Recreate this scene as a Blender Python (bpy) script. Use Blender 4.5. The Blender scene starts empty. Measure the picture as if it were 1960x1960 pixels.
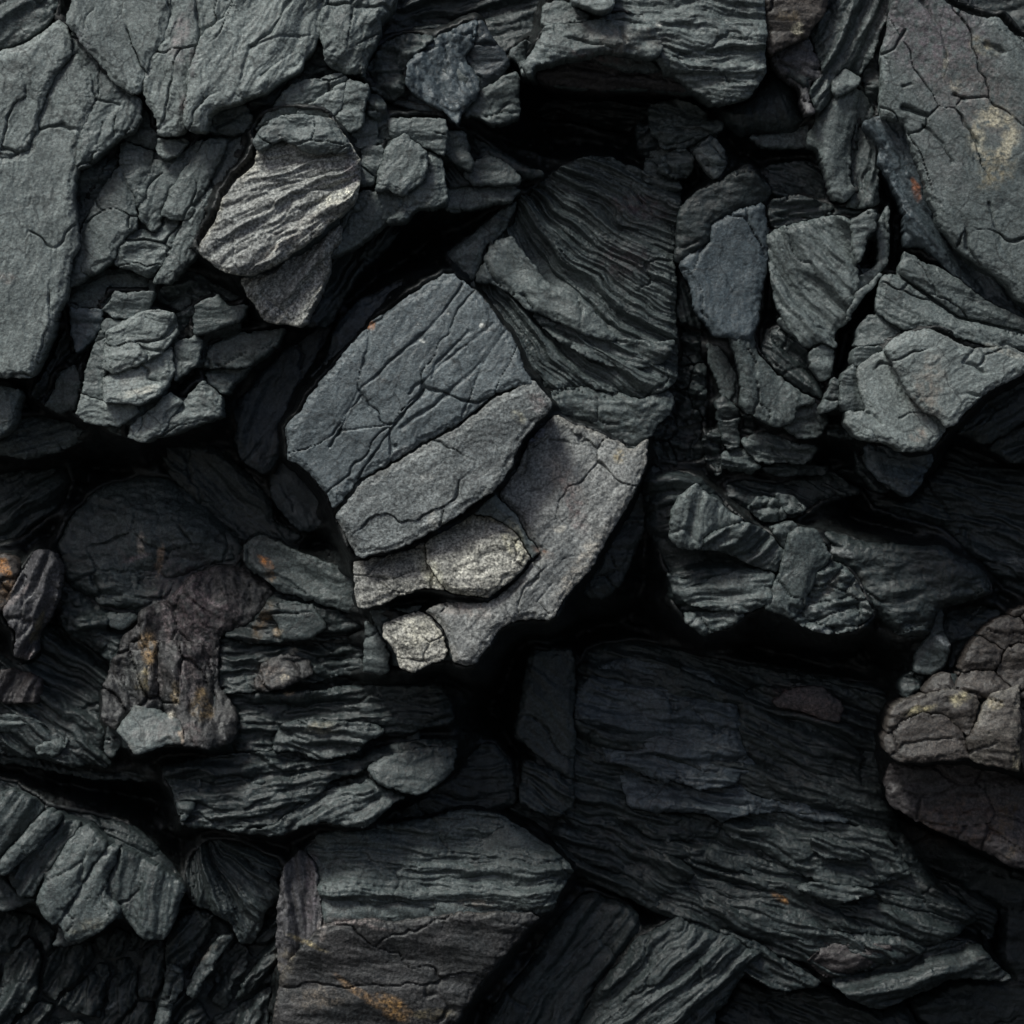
import bpy, math, random
import numpy as np

# ------------------------------------------------------------------ camera, light, exposure
SC = bpy.context.scene
COL = SC.collection
CZ = 1.6                 # height of the picture's centre above the ground
CD = 7.0                 # camera distance from the mean plane of the rock face
cam_d = bpy.data.cameras.new("camera")
cam = bpy.data.objects.new("camera", cam_d)
COL.objects.link(cam)
cam.location = (0, -CD, CZ)
cam.rotation_euler = (math.pi / 2, 0, 0)
cam_d.sensor_fit = 'HORIZONTAL'
cam_d.sensor_width = 36
cam_d.lens = 36 * CD / 1.96
cam_d.clip_start = 0.1
cam_d.clip_end = 2000
SC.camera = cam

SUN_DIR = (-0.42, -0.42, 0.95)
el = math.atan2(SUN_DIR[2], math.hypot(SUN_DIR[0], SUN_DIR[1]))
az = math.atan2(SUN_DIR[0], SUN_DIR[1])
W = bpy.data.worlds.new("World")
SC.world = W
W.use_nodes = True
nt = W.node_tree
bgn = nt.nodes["Background"]
sky = nt.nodes.new("ShaderNodeTexSky")
sky.sky_type = 'NISHITA'
sky.sun_disc = False
sky.sun_elevation = el
sky.sun_rotation = az
sky.air_density = 1.0
sky.dust_density = 4.0
nt.links.new(sky.outputs[0], bgn.inputs[0])
bgn.inputs[1].default_value = 0.05
sun_d = bpy.data.lights.new("sun", 'SUN')
sun_d.energy = 2.0
sun_d.angle = math.radians(16)
sun_d.color = (0.965, 1.0, 0.96)
sun = bpy.data.objects.new("sun", sun_d)
COL.objects.link(sun)
from mathutils import Vector
sun.rotation_euler = Vector(SUN_DIR).to_track_quat('Z', 'Y').to_euler()
sun.location = (-4, -5, 9)
SC.view_settings.view_transform = 'Standard'
SC.view_settings.look = 'None'
SC.view_settings.exposure = 0.6
SC.view_settings.gamma = 1.0
SC.view_settings.use_curve_mapping = False
SC.render.engine = 'CYCLES'
SC.cycles.max_bounces = 4
SC.cycles.diffuse_bounces = 2
SC.cycles.use_adaptive_sampling = True
SC.cycles.adaptive_threshold = 0.015

# ------------------------------------------------------------------ numpy noise
def _h(ix, iy, s):
    n = (ix.astype(np.int64) * 374761393 + iy.astype(np.int64) * 668265263 + s * 1442695041) & 0xFFFFFFFF
    n = ((n ^ (n >> 13)) * 1274126177) & 0xFFFFFFFF
    n = ((n ^ (n >> 15)) * 2246822519) & 0xFFFFFFFF
    return ((n ^ (n >> 16)) & 0xFFFFFF).astype(np.float64) / 16777215.0

def vnoise(x, y, s=0):
    ix = np.floor(x); iy = np.floor(y)
    fx = x - ix; fy = y - iy
    fx = fx * fx * fx * (fx * (fx * 6 - 15) + 10)
    fy = fy * fy * fy * (fy * (fy * 6 - 15) + 10)
    a = _h(ix, iy, s); b = _h(ix + 1, iy, s); c = _h(ix, iy + 1, s); d = _h(ix + 1, iy + 1, s)
    return (a + (b - a) * fx) * (1 - fy) + (c + (d - c) * fx) * fy

def fbm(x, y, s=0, o=4, g=0.5):
    r = np.zeros_like(x); a = 1.0; t = 0
    for i in range(o):
        r += a * (vnoise(x, y, s + i * 17) * 2 - 1); t += a
        a *= g
        x, y = (x * 1.62 - y * 1.18) + 3.1, (x * 1.18 + y * 1.62) + 7.7
    return r / t

def afbm(x, y, s=0, o=3, g=0.5):            # keeps its direction, for grain and cleavage
    r = np.zeros_like(x); a = 1.0; t = 0
    for i in range(o):
        r += a * (vnoise(x + i * 5.3, y + i * 9.1, s + i * 17) * 2 - 1); t += a
        a *= g; x = x * 2.0; y = y * 2.0
    return r / t

def vor(x, y, s=0, jit=0.9):
    ix = np.floor(x); iy = np.floor(y)
    f1 = np.full(x.shape, 9.0); f2 = np.full(x.shape, 9.0); cid = np.zeros(x.shape)
    for dx in (-1, 0, 1):
        for dy in (-1, 0, 1):
            cx = ix + dx; cy = iy + dy
            px = cx + 0.5 + (_h(cx, cy, s) - .5) * jit; py = cy + 0.5 + (_h(cx, cy, s + 5) - .5) * jit
            d = np.hypot(px - x, py - y)
            n = d < f1
            f2 = np.where(n, f1, np.minimum(f2, d))
            cid = np.where(n, _h(cx, cy, s + 9), cid)
            f1 = np.where(n, d, f1)
    return f1, f2, cid

def sstep(x):
    x = np.clip(x, 0, 1)
    return x * x * (3 - 2 * x)

# ------------------------------------------------------------------ outlines read off the photograph, in millimetres of the face
K = 700 / 1932.0
def _fr(ox, oy, k):
    return lambda *p: [(ox + p[i] * k, oy + p[i + 1] * k) for i in range(0, len(p), 2)]
O = _fr(0, 0, 1960 / 1932.0)
A = _fr(0, 0, K); B = _fr(630, 0, K); C = _fr(1260, 0, K)
D = _fr(0, 630, K); E = _fr(630, 630, K); F = _fr(1260, 630, K)
G = _fr(0, 1260, K); H = _fr(630, 1260, K); I = _fr(1260, 1260, K)

# ------------------------------------------------------------------ materials
MATS = {}
PAL = {
    #          low colour             high colour          speckle  roughness
    'pale':   ((0.0950, .112, 0.1096), (0.2185, .246, 0.2367), .40, .58),
    'slate':  ((0.0589, .072, 0.0718), (0.1349, .157, 0.1533), .40, .56),
    'blue':   ((0.0399, .054, 0.0621), (0.0798, .101, 0.1125), .38, .52),
    'bluegrey': ((.057, .071, .078), (.132, .156, .164), .42, .52),
    'violet':  ((0.0342, .045, 0.0534), (0.0779, .097, 0.1096), .35, .50),
    'silver':  ((.068, .078, .081), (.205, .220, .216), .65, .56),
    'mottle':  ((.092, .100, .102), (.275, .276, .262), .60, .56),
    'low':    ((00.0234, 0.0317, 00.0325), (00.0552, 0.0686, 00.0683), .48, .54),
    'mid':    ((0.0361, .047, 0.0475), (0.0874, .105, 0.1028), .48, .55),
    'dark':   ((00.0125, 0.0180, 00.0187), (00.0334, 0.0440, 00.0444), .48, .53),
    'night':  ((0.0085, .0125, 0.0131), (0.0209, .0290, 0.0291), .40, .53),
    'ink':    ((0.0190, .0260, 0.0310), (0.0408, .0520, 0.0601), .35, .50),
    'tan':    ((.120, .121, .118), (.450, .430, .370), .80, .62),
    'wavy':   ((.150, .157, .154), (.330, .330, .305), .80, .62),
    'purple': ((.046, .046, .051), (.108, .103, .106), .50, .58),
    'brown':  ((0.0229, 0.0202, 0.0185), (0.0669, 0.0546, 0.0466), .65, .58),
    'rust':   ((0.0158, 0.0185, 0.0194), (0.0475, 0.0440, 0.0436), .85, .58),
    'plum':   ((.024, .022, .023), (.060, .050, .050), .60, .58),
}
def mat(key):
    if key in MATS: return MATS[key]
    lo, hi, sp, ro = PAL[key]
    m = bpy.data.materials.new("stone_" + key)
    m.use_nodes = True
    t = m.node_tree; N = t.nodes; L = t.links
    b = N["Principled BSDF"]
    tc = N.new("ShaderNodeTexCoord")
    def noise(scale, detail=6, rough=.6, dist=0.0, vec=None):
        n = N.new("ShaderNodeTexNoise")
        n.inputs["Scale"].default_value = scale; n.inputs["Detail"].default_value = detail
        n.inputs["Roughness"].default_value = rough; n.inputs["Distortion"].default_value = dist
        L.new(vec or tc.outputs["Object"], n.inputs["Vector"])
        return n.outputs["Fac"]
    def ramp(inp, a, c, lo_=0.0, hi_=1.0):
        r = N.new("ShaderNodeMapRange")
        r.inputs[1].default_value = a; r.inputs[2].default_value = c
        r.inputs[3].default_value = lo_; r.inputs[4].default_value = hi_
        L.new(inp, r.inputs[0]); return r.outputs[0]
    def mix(fac, a, c, mode='MIX'):
        x = N.new("ShaderNodeMix"); x.data_type = 'RGBA'; x.blend_type = mode
        for s, v in ((0, fac), (6, a), (7, c)):
            if isinstance(v, (int, float)): x.inputs[s].default_value = v
            elif isinstance(v, tuple): x.inputs[s].default_value = (*v, 1)
            else: L.new(v, x.inputs[s])
        return x.outputs[2]
    def math_(op, a, c):
        x = N.new("ShaderNodeMath"); x.operation = op
        for s, v in ((0, a), (1, c)):
            if isinstance(v, (int, float)): x.inputs[s].default_value = v
            else: L.new(v, x.inputs[s])
        return x.outputs[0]
    big = ramp(noise(7, 6, .66, .9), .30, .70)
    col = mix(big, lo, hi)
    # weathering: darker damp patches and pale mineral streaks along the cleavage
    damp = ramp(noise(16, 5, .7, 1.0), .52, .66, 0, .55)
    col = mix(damp, col, tuple(c * .62 for c in lo))
    mp = N.new("ShaderNodeMapping"); mp.inputs["Rotation"].default_value = (0, .7, 0); mp.inputs["Scale"].default_value = (90, 30, 9)
    L.new(tc.outputs["Object"], mp.inputs["Vector"])
    streak = ramp(noise(1.0, 4, .7, .4, mp.outputs[0]), .64, .78, 0, .38)
    col = mix(streak, col, tuple(c * 1.5 for c in hi))
    at = N.new("ShaderNodeAttribute"); at.attribute_name = "tint"
    brk = ramp(noise(130, 3, .8), .36, .60)
    tf = math_('MULTIPLY', at.outputs["Alpha"], math_('ADD', math_('MULTIPLY', brk, .60), .40))
    col = mix(tf, col, at.outputs["Color"])
    # mineral grain: fine light and dark flecks
    g1 = ramp(noise(190, 2, .75), .30, .70, 1 - sp, 1 + sp)
    g2 = ramp(noise(95, 3, .7), .35, .72, 1 - sp * .45, 1 + sp * .5)
    gm = math_('MULTIPLY', g1, g2)
    cmb = N.new("ShaderNodeCombineColor")
    for k in range(3): L.new(gm, cmb.inputs[k])
    col = mix(1.0, col, cmb.outputs[0], 'MULTIPLY')
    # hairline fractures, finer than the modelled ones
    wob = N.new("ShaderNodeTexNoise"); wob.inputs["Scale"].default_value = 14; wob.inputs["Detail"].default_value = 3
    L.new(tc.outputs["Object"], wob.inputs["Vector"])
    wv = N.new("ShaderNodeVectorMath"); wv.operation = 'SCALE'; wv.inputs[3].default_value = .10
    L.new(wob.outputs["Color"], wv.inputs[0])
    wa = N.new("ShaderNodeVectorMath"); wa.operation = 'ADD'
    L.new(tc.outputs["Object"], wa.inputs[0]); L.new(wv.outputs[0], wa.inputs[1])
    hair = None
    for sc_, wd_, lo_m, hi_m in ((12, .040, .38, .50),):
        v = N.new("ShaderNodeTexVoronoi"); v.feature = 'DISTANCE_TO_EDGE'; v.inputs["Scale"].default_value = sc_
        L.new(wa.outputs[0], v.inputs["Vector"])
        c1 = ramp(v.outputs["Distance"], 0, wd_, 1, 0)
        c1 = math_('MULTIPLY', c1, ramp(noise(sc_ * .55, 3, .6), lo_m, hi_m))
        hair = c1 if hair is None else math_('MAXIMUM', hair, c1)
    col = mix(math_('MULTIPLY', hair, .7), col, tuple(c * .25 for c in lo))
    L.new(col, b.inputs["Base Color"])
    L.new(ramp(noise(60, 4), .3, .7, ro - .16, ro + .12), b.inputs["Roughness"])
    b.inputs["Specular IOR Level"].default_value = 0.5
    hsum = math_('ADD', math_('MULTIPLY', noise(210, 2, .75), .50), math_('MULTIPLY', noise(70, 4, .7), .7))
    bp = N.new("ShaderNodeBump")
    bp.inputs["Strength"].default_value = .55
    bp.inputs["Distance"].default_value = .0045
    L.new(hsum, bp.inputs["Height"])
    L.new(bp.outputs[0], b.inputs["Normal"])
    MATS[key] = m
    return m

# mineral stains, lichen and painted glints that sit at one place of the stone: centre, radii, angle, colour, strength
SPOTS = []
def spot(pt, rx, ry, ang, col, w, ring=0):
    SPOTS.append((pt[0][0], pt[0][1], rx, ry, math.radians(ang), col, w, ring))

# ------------------------------------------------------------------ relief of a broken face
TEX = {
    # iso: (amp, length)  strata: (amp, spacing, warp, length)  plates: (step, n, long, short)  cracks: (depth, cell, width, stretch)
    'smooth': dict(iso=(11, 240), plates=(1.0, 3, 320, 110), fine=.7, cracks=(11, 105, .017, 2.3), dent=.9),
    'slab':   dict(iso=(12, 190), plates=(1.8, 4, 280, 70), fine=.9, cracks=(11, 110, .016, 2.6), dent=1.3),
    'crack':  dict(iso=(8, 120), plates=(2.6, 4, 150, 55), fine=1.4, cracks=(12, 58, .034, 1.8), dent=2.0),
    'lump':   dict(iso=(14, 70), plates=(3.6, 4, 90, 34), fine=2.0, cracks=(12, 40, .045, 1.6), dent=3.4),
    'strata': dict(iso=(13, 180), strata=(4.5, 19, 2.6, 250), plates=(3.2, 5, 280, 32), fine=1.4, cracks=(8, 120, .020, 3.2), dent=1.3),
    'fine':   dict(iso=(11, 180), strata=(3.2, 11, 2.8, 230), plates=(2.8, 5, 300, 34), fine=1.5, cracks=(7, 90, .018, 3.4), dent=1.2),
    'wave':   dict(iso=(13, 120), strata=(9.5, 29, 1.8, 150), plates=(3.2, 4, 200, 26), fine=1.8, cracks=(6, 90, .02, 2.8), dent=2.0),
    'grain':  dict(iso=(9, 160), strata=(2.3, 9, 2.4, 280), plates=(1.8, 4, 320, 34), fine=1.2, cracks=(7, 110, .016, 4), dent=.9),
}
def relief(x, y, tex, ang, fan, seed, amp=1.0):
    t = TEX[tex]
    wx = x + 14 * fbm(x / 90, y / 90, seed + 3, 3); wy = y + 14 * fbm(x / 90, y / 90, seed + 4, 3)
    if fan:
        fx, fy, R0 = fan[:3]
        r = np.hypot(wx - fx, wy - fy); th = np.arctan2(wy - fy, wx - fx)
        u = r; v = th * R0
        if len(fan) > 3:
            v = np.hypot(wx - fan[3], wy - fan[4]); u = np.arctan2(wy - fan[4], wx - fan[3]) * 330
            v = v * .85 + .25 * th * R0
    else:
        ca, sa = math.cos(math.radians(ang)), math.sin(math.radians(ang))
        u = wx * ca + wy * sa; v = -wx * sa + wy * ca
    a, l = t['iso']
    h = a * fbm(x / l, y / l, seed, 4, .5)
    if 'strata' in t:
        a, sp, wp, ln = t['strata']
        q = v / sp + wp * afbm(u / ln, v / (sp * 5), seed + 11, 3, .5)
        q2 = q + .35 * (vnoise(np.floor(q), u * 0, seed + 2) - .5)
        k = np.floor(q); f = q - k
        la = .35 + .9 * vnoise(k * 3.7, u / (ln * .6), seed + 21)
        prof = f ** .75 * (1 - sstep((f - .86) / .14))
        h += a * la * prof + a * .9 * (vnoise(k * 1.9, u / (ln * 1.4), seed + 31) - .5)
    st, n, lo, sh = t['plates']
    q = n * 2.4 * afbm(u / lo, v / sh, seed + 41, 4, .5)
    k = np.floor(q); f = q - k
    h += st * (k + sstep((f - .78) / .22))
    if t.get('dent'):
        h += t['dent'] * afbm(u / 46, v / 20, seed + 51, 3, .6)
    h += t['fine'] * afbm(u / 15, v / 6.5, seed + 61, 2, .6)
    dp, ce, wd, stc = t['cracks']
    cu = u / (ce * stc) + .15 * fbm(x / 60, y / 60, seed + 71, 3); cv = v / ce + .15 * fbm(x / 60, y / 60, seed + 72, 3)
    f1, f2, cid = vor(cu, cv, seed + 73)
    e = f2 - f1
    mask = sstep((fbm(x / 130, y / 130, seed + 74, 2) + .36) / .3)
    wl = wd * np.clip(.9 + 1.2 * fbm(x / 36, y / 36, seed + 75, 2), .3, 2)
    h -= dp * mask * np.exp(-(e / wl) ** 2)
    h += dp * .45 * (cid - .5) * (.3 + .7 * mask) * sstep(e / (wd * 1.5))
    if tex == 'lump':
        h -= 12 * f1 ** 2
    return h * amp

# ------------------------------------------------------------------ turning an outline into a stone
def chaikin(p, n=1):
    for _ in range(n):
        q = []
        for i in range(len(p)):
            a, b = p[i], p[(i + 1) % len(p)]
            q.append((a[0] * .87 + b[0] * .13, a[1] * .87 + b[1] * .13)); q.append((a[0] * .13 + b[0] * .87, a[1] * .13 + b[1] * .87))
        p = q
    return p

def seg_d(x, y, a, b):
    dx, dy = b[0] - a[0], b[1] - a[1]
    L2 = dx * dx + dy * dy + 1e-9
    t = np.clip(((x - a[0]) * dx + (y - a[1]) * dy) / L2, 0, 1)
    return (x - a[0] - t * dx) ** 2 + (y - a[1] - t * dy) ** 2

def poly_sd(x, y, p):
    d = np.full(x.shape, 1e12); ins = np.zeros(x.shape, bool)
    for i in range(len(p)):
        a, b = p[i], p[(i + 1) % len(p)]
        np.minimum(d, seg_d(x, y, a, b), out=d)
        if a[1] != b[1]:
            c = (a[1] > y) != (b[1] > y)
            ins ^= c & (x < (b[0] - a[0]) * (y - a[1]) / (b[1] - a[1]) + a[0])
    d = np.sqrt(d)
    return np.where(ins, d, -d)

def to_world(x, y, z, s):
    return np.stack([(x - 980) * s / 1000, -z / 1000, CZ + (980 - y) * s / 1000], -1)

SEED = [100]
OUTL = []
NTRI = [0]
def mesh_from(name, x, y, h, sd, thick, s, key, parent, origin, rim=None, taper=.12, smooth=True):
    """x, y, h, sd are grids; keeps the cells inside sd > 0, pulls the border onto the outline, closes sides and back."""
    ins = sd > 0
    cell = ins[:-1, :-1].astype(int) + ins[1:, :-1] + ins[:-1, 1:] + ins[1:, 1:]
    use = cell >= 3
    if use.sum() < 6: return None
    idx = -np.ones(x.shape, int)
    vm = np.zeros(x.shape, bool)
    vm[:-1, :-1] |= use; vm[1:, :-1] |= use; vm[:-1, 1:] |= use; vm[1:, 1:] |= use
    step = x[0, 1] - x[0, 0]
    gy, gx = np.gradient(sd, step)
    gl = np.maximum(gx * gx + gy * gy, .3)
    # border vertices slide onto the outline
    near = vm & (sd < step * 1.0)
    X = np.where(near, x - np.clip(sd, -step * 1.2, step * 1.2) * gx / gl * .95, x)
    Y = np.where(near, y - np.clip(sd, -step * 1.2, step * 1.2) * gy / gl * .95, y)
    idx[vm] = np.arange(vm.sum())
    V = to_world(X[vm], Y[vm], h[vm], s)
    cy, cx = np.nonzero(use)
    q = np.stack([idx[cy, cx], idx[cy + 1, cx], idx[cy + 1, cx + 1], idx[cy, cx + 1]], 1)
    # border edges (used once)
    e = np.concatenate([q[:, [0, 1]], q[:, [1, 2]], q[:, [2, 3]], q[:, [3, 0]]])
    n = len(V)
    kk = np.minimum(e[:, 0], e[:, 1]).astype(np.int64) * n + np.maximum(e[:, 0], e[:, 1])
    _, inv, cnt = np.unique(kk, return_inverse=True, return_counts=True)
    be = e[cnt[inv] == 1]
    bv = np.unique(be)
    cen = V[bv].mean(0)
    Vb = V[bv].copy()
    rng = np.random.RandomState(SEED[0])
    back_y = V[:, 1].max() * .0 + (-(h[vm].mean() - thick) / 1000)
    Vm = Vb.copy(); Vm[:, 1] = Vm[:, 1] * .6 + back_y * .4
    Vm[:, [0, 2]] += (cen[[0, 2]] - Vm[:, [0, 2]]) * (taper * .25)
    Vb[:, 1] = back_y; Vb[:, [0, 2]] += (cen[[0, 2]] - Vb[:, [0, 2]]) * taper
    m1 = {v: n + i for i, v in enumerate(bv)}
    nb = len(bv)
    mp = np.zeros(n, int); mp[bv] = np.arange(nb)
    a, b = be[:, 0], be[:, 1]
    s1 = np.stack([b, a, n + mp[a], n + mp[b]], 1)
    s2 = np.stack([n + mp[b], n + mp[a], n + nb + mp[a], n + nb + mp[b]], 1)
    cidx = n + 2 * nb
    allV = np.concatenate([V, Vm, Vb, [[cen[0], back_y + .01, cen[2]]]])
    quads = np.concatenate([q, s1, s2])
    tris = np.stack([n + nb + mp[b], n + nb + mp[a], np.full(len(a), cidx)], 1)
    me = bpy.data.meshes.new(name)
    allV = allV - np.array(origin)
    me.vertices.add(len(allV)); me.vertices.foreach_set("co", allV.astype(np.float32).ravel())
    nl = quads.size + tris.size
    me.loops.add(nl); me.loops.foreach_set("vertex_index", np.concatenate([quads.ravel(), tris.ravel()]).astype(np.int32))
    me.polygons.add(len(quads) + len(tris))
    st = np.concatenate([np.arange(len(quads)) * 4, len(quads) * 4 + np.arange(len(tris)) * 3]).astype(np.int32)
    me.polygons.foreach_set("loop_start", st)
    me.polygons.foreach_set("use_smooth", np.ones(len(st), bool))
    me.update(calc_edges=True)
    NTRI[0] += len(quads) * 2 + len(tris)
    # pigment attribute, painted glints included
    tint = np.zeros((len(allV), 4), np.float32)
    fx, fy = x[vm], y[vm]
    C_ = np.zeros((n, 3)); Wt = np.zeros(n)
    if rim is not None:
        rc, rw, rs = rim
        d = np.clip(sd[vm], 0, None)
        w = rs * np.exp(-(d / rw) ** 1.3) * sstep((fbm(fx / 26, fy / 26, SEED[0] + 5, 3) + .45) / .6)
        C_ = C_ * (1 - w[:, None]) + np.array(rc) * w[:, None]; Wt = np.maximum(Wt, w)
    bx0, bx1, by0, by1 = fx.min(), fx.max(), fy.min(), fy.max()
    for (sx, sy, rx, ry, an, c, w0, ring) in SPOTS:
        R = max(rx, ry) * 1.8
        if sx + R < bx0 or sx - R > bx1 or sy + R < by0 or sy - R > by1: continue
        ca, sa = math.cos(an), math.sin(an)
        wx = fx + 16 * fbm(fx / 24, fy / 24, 77, 3) * min(.8, min(rx, ry) / 24); wy = fy + 16 * fbm(fx / 24, fy / 24, 78, 3) * min(.8, min(rx, ry) / 24)
        u = ((wx - sx) * ca + (wy - sy) * sa) / rx; v = (-(wx - sx) * sa + (wy - sy) * ca) / ry
        r = np.hypot(u, v)
        w = w0 * (1 - sstep((r - .55) / .75)) if not ring else w0 * np.exp(-((r - 1) / .32) ** 2)
        w = w * np.clip(.55 + .9 * fbm(fx / 9, fy / 9, 79, 3), 0, 1)
        tot = np.maximum(Wt + w * (1 - Wt), 1e-6)
        C_ = (C_ * (Wt * (1 - w))[:, None] + np.array(c) * w[:, None]) / np.maximum((Wt * (1 - w) + w), 1e-6)[:, None]
        Wt = tot
    tint[:n, :3] = C_; tint[:n, 3] = Wt
    ca_ = me.color_attributes.new("tint", 'FLOAT_COLOR', 'POINT')
    ca_.data.foreach_set("color", tint.ravel())
    me.materials.append(mat(key))
    o = bpy.data.objects.new(name, me)
    COL.objects.link(o)
    o.parent = parent
    if parent is None: o.location = origin
    return o

def jagged(x, y):          # the same broken line on both sides of a joint
    return (x + 5.5 * fbm(x / 34, y / 34, 1, 4, .6) + 1.5 * fbm(x / 8, y / 8, 3, 2),
            y + 5.5 * fbm(x / 34, y / 34, 2, 4, .6) + 1.5 * fbm(x / 8, y / 8, 4, 2))

def filt(a, k, fn):
    for _ in range(k):
        p = np.pad(a, 1, mode='edge')
        a = fn(fn(p[1:-1, :-2], p[1:-1, 2:]), p[1:-1, 1:-1]); p = np.pad(a, 1, mode='edge')
        a = fn(fn(p[:-2, 1:-1], p[2:, 1:-1]), p[1:-1, 1:-1])
    return a

def core(parent, origin, dl):
    """the body that carries the parts of a rock, seen only down its joints"""
    step = 5.0
    allp = np.concatenate([np.array(d['pts']) for d in dl])
    x0, y0 = allp.min(0) - 20; x1, y1 = allp.max(0) + 20
    x, y = np.meshgrid(np.arange(x0, x1, step), np.arange(y0, y1, step))
    jx, jy = jagged(x, y)
    U = np.full(x.shape, -1e9); num = np.zeros(x.shape); den = np.zeros(x.shape)
    for d in dl:
        p = chaikin(d['pts'], d.get('sm', 1)); m = np.array(p).mean(0)
        sd = poly_sd(jx, jy, p)
        U = np.maximum(U, sd)
        w = np.exp(np.clip(sd, -200, 8) / 9)
        num += w * (d['z'] + d.get('gy', 0) * (y - m[1]) + d.get('gx', 0) * (x - m[0])); den += w
    cl = filt(filt(U, 3, np.maximum), 3, np.minimum) - 3
    z = np.mean([d['z'] for d in dl])
    SEED[0] += 7
    h = num / np.maximum(den, 1e-30) - 24 + relief(x, y, 'crack', 20, None, SEED[0], .6)
    t = np.clip(cl / 12, 0, 1)
    h -= 12 * (1 - np.sqrt(np.maximum(0, 1 - (1 - t) ** 2)))
    keys = [d['key'] for d in dl]
    key = 'mid' if keys[0] in ('pale', 'slate', 'blue', 'tan', 'wavy', 'mid') else 'dark'
    return mesh_from('core', x, y, h, cl, 215, (CD * 1000 - z) / (CD * 1000), key, parent, origin)

def stone(parent, origin, pts, z, gy=0, gx=0, tex='slab', key='slate', ang=0, fan=None, rnd=None, jag=4, thick=230,
          dome=0, domew=90, gap=-2.6, step=2.9, name='slab', cells=0, cang=0, cstr=1.6, zj=10, rim=None, amp=1.0, cgap=.6,
          cuts=(), taper=.12, sm=1):
    """z: how far the middle stands out (mm), gy/gx: slope of the face (stands out further downwards / to the right)"""
    SEED[0] += 7; sd0 = SEED[0]
    rnd = 6 if rnd is None else (rnd if rnd >= 20 else rnd * .42)
    p = chaikin(pts, sm)
    ar = np.array(p)
    if rnd < 20: rnd = max(3.0, min(rnd, min(ar.max(0) - ar.min(0)) * .10))
    x0, y0 = ar.min(0) - 8; x1, y1 = ar.max(0) + 8
    gxs = np.arange(x0, x1 + step, step); gys = np.arange(y0, y1 + step, step)
    x, y = np.meshgrid(gxs, gys)
    jx, jy = jagged(x, y)
    sd = poly_sd(jx, jy, p) - gap
    mx, my = ar.mean(0)
    OUTL.append((p, z, gy, gx, mx, my))
    s = (CD * 1000 - z) / (CD * 1000)
    cuth = 0
    for (pl, dep, wid) in cuts:
        d = np.full(x.shape, 1e12)
        cx_ = x + 3 * fbm(x / 18, y / 18, sd0 + 15, 3); cy_ = y + 3 * fbm(x / 18, y / 18, sd0 + 16, 3)
        for i in range(len(pl) - 1): np.minimum(d, seg_d(cx_, cy_, pl[i], pl[i + 1]), out=d)
        wv = np.clip(.62 + .75 * fbm(x / 30, y / 30, sd0 + 17, 2), .25, 1.3)
        cuth = cuth - dep * np.clip(.7 + fbm(x / 70, y / 70, sd0 + 18, 2), .25, 1.2) * np.exp(-(np.sqrt(d) / (wid * wv)) ** 2)
    base = relief(x, y, tex, ang, fan, sd0, amp) + cuth
    base = base + z + gy * (y - my) + gx * (x - mx)
    def edge(sdk, r):
        t = np.clip(sdk / r, 0, 1)
        e = -r * (1 - np.sqrt(np.maximum(0, 1 - (1 - t) ** 2)))
        if lam:
            k = np.floor((sdk + lamn[:sdk.shape[0], :sdk.shape[1]]) / 4.2)
            e = e - lam * np.clip(2 - k, 0, 2)
        return e
    lamn = 9 * fbm(x / 22, y / 22, sd0 + 81, 3, .6) - 3
    lam = 2.0 if min(x1 - x0, y1 - y0) > 90 else .8
    out = []
    if not cells:
        h = base + edge(sd, rnd)
        if dome: h = h - dome * (1 - np.clip(sd / domew, 0, 1)) ** 2
        out.append(mesh_from(name, x, y, h, sd, thick, s, key, parent, origin, rim, taper))
        return out[0]
    # a face broken into pieces: each piece its own mesh
    rng = np.random.RandomState(sd0)
    if isinstance(cells, int):
        sx = []
        tries = 0
        ww = (x1 - x0); hh = (y1 - y0)
        mind = math.sqrt(ww * hh / cells) * .62
        while len(sx) < cells and tries < 6000:
            tries += 1
            c = (x0 + rng.rand() * ww, y0 + rng.rand() * hh)
            if tries % 400 == 399: mind *= .8
            if all(math.hypot(c[0] - q[0], c[1] - q[1]) > mind for q in sx): sx.append(c)
    else:
        sx = cells
    ca, sa = math.cos(math.radians(cang)), math.sin(math.radians(cang))
    wx = x + 12 * fbm(x / 40, y / 40, sd0 + 8, 4, .55); wy = y + 12 * fbm(x / 40, y / 40, sd0 + 9, 4, .55)
    ds = []
    for (px, py) in sx:
        u = ((wx - px) * ca + (wy - py) * sa) / cstr; v = (-(wx - px) * sa + (wy - py) * ca)
        ds.append(np.hypot(u, v))
    ds = np.array(ds)
    order = np.partition(ds, 1, axis=0)[:2] if len(ds) > 1 else None
    am = ds.argmin(0)
    for k in range(len(sx)):
        other = np.where(am == k, order[1], order[0])
        sk = np.minimum(sd, (other - ds[k]) * .5 - cgap)
        if (sk > 0).sum() < 20: continue
        yy, xx = np.nonzero(sk > -3 * step)
        a0, a1, b0, b1 = max(yy.min() - 1, 0), yy.max() + 2, max(xx.min() - 1, 0), xx.max() + 2
        sl = (slice(a0, a1), slice(b0, b1))
        cx, cy = sx[k]
        h = base[sl] + edge(sk[sl], rnd) + rng.uniform(-zj, zj) + rng.uniform(-.12, .12) * (x[sl] - cx) + rng.uniform(-.08, .16) * (y[sl] - cy)
        if dome: h = h - dome * (1 - np.clip(sd[sl] / domew, 0, 1)) ** 2
        mesh_from(name, x[sl], y[sl], h, sk[sl], thick, s, key, parent, origin, rim, taper)

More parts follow.
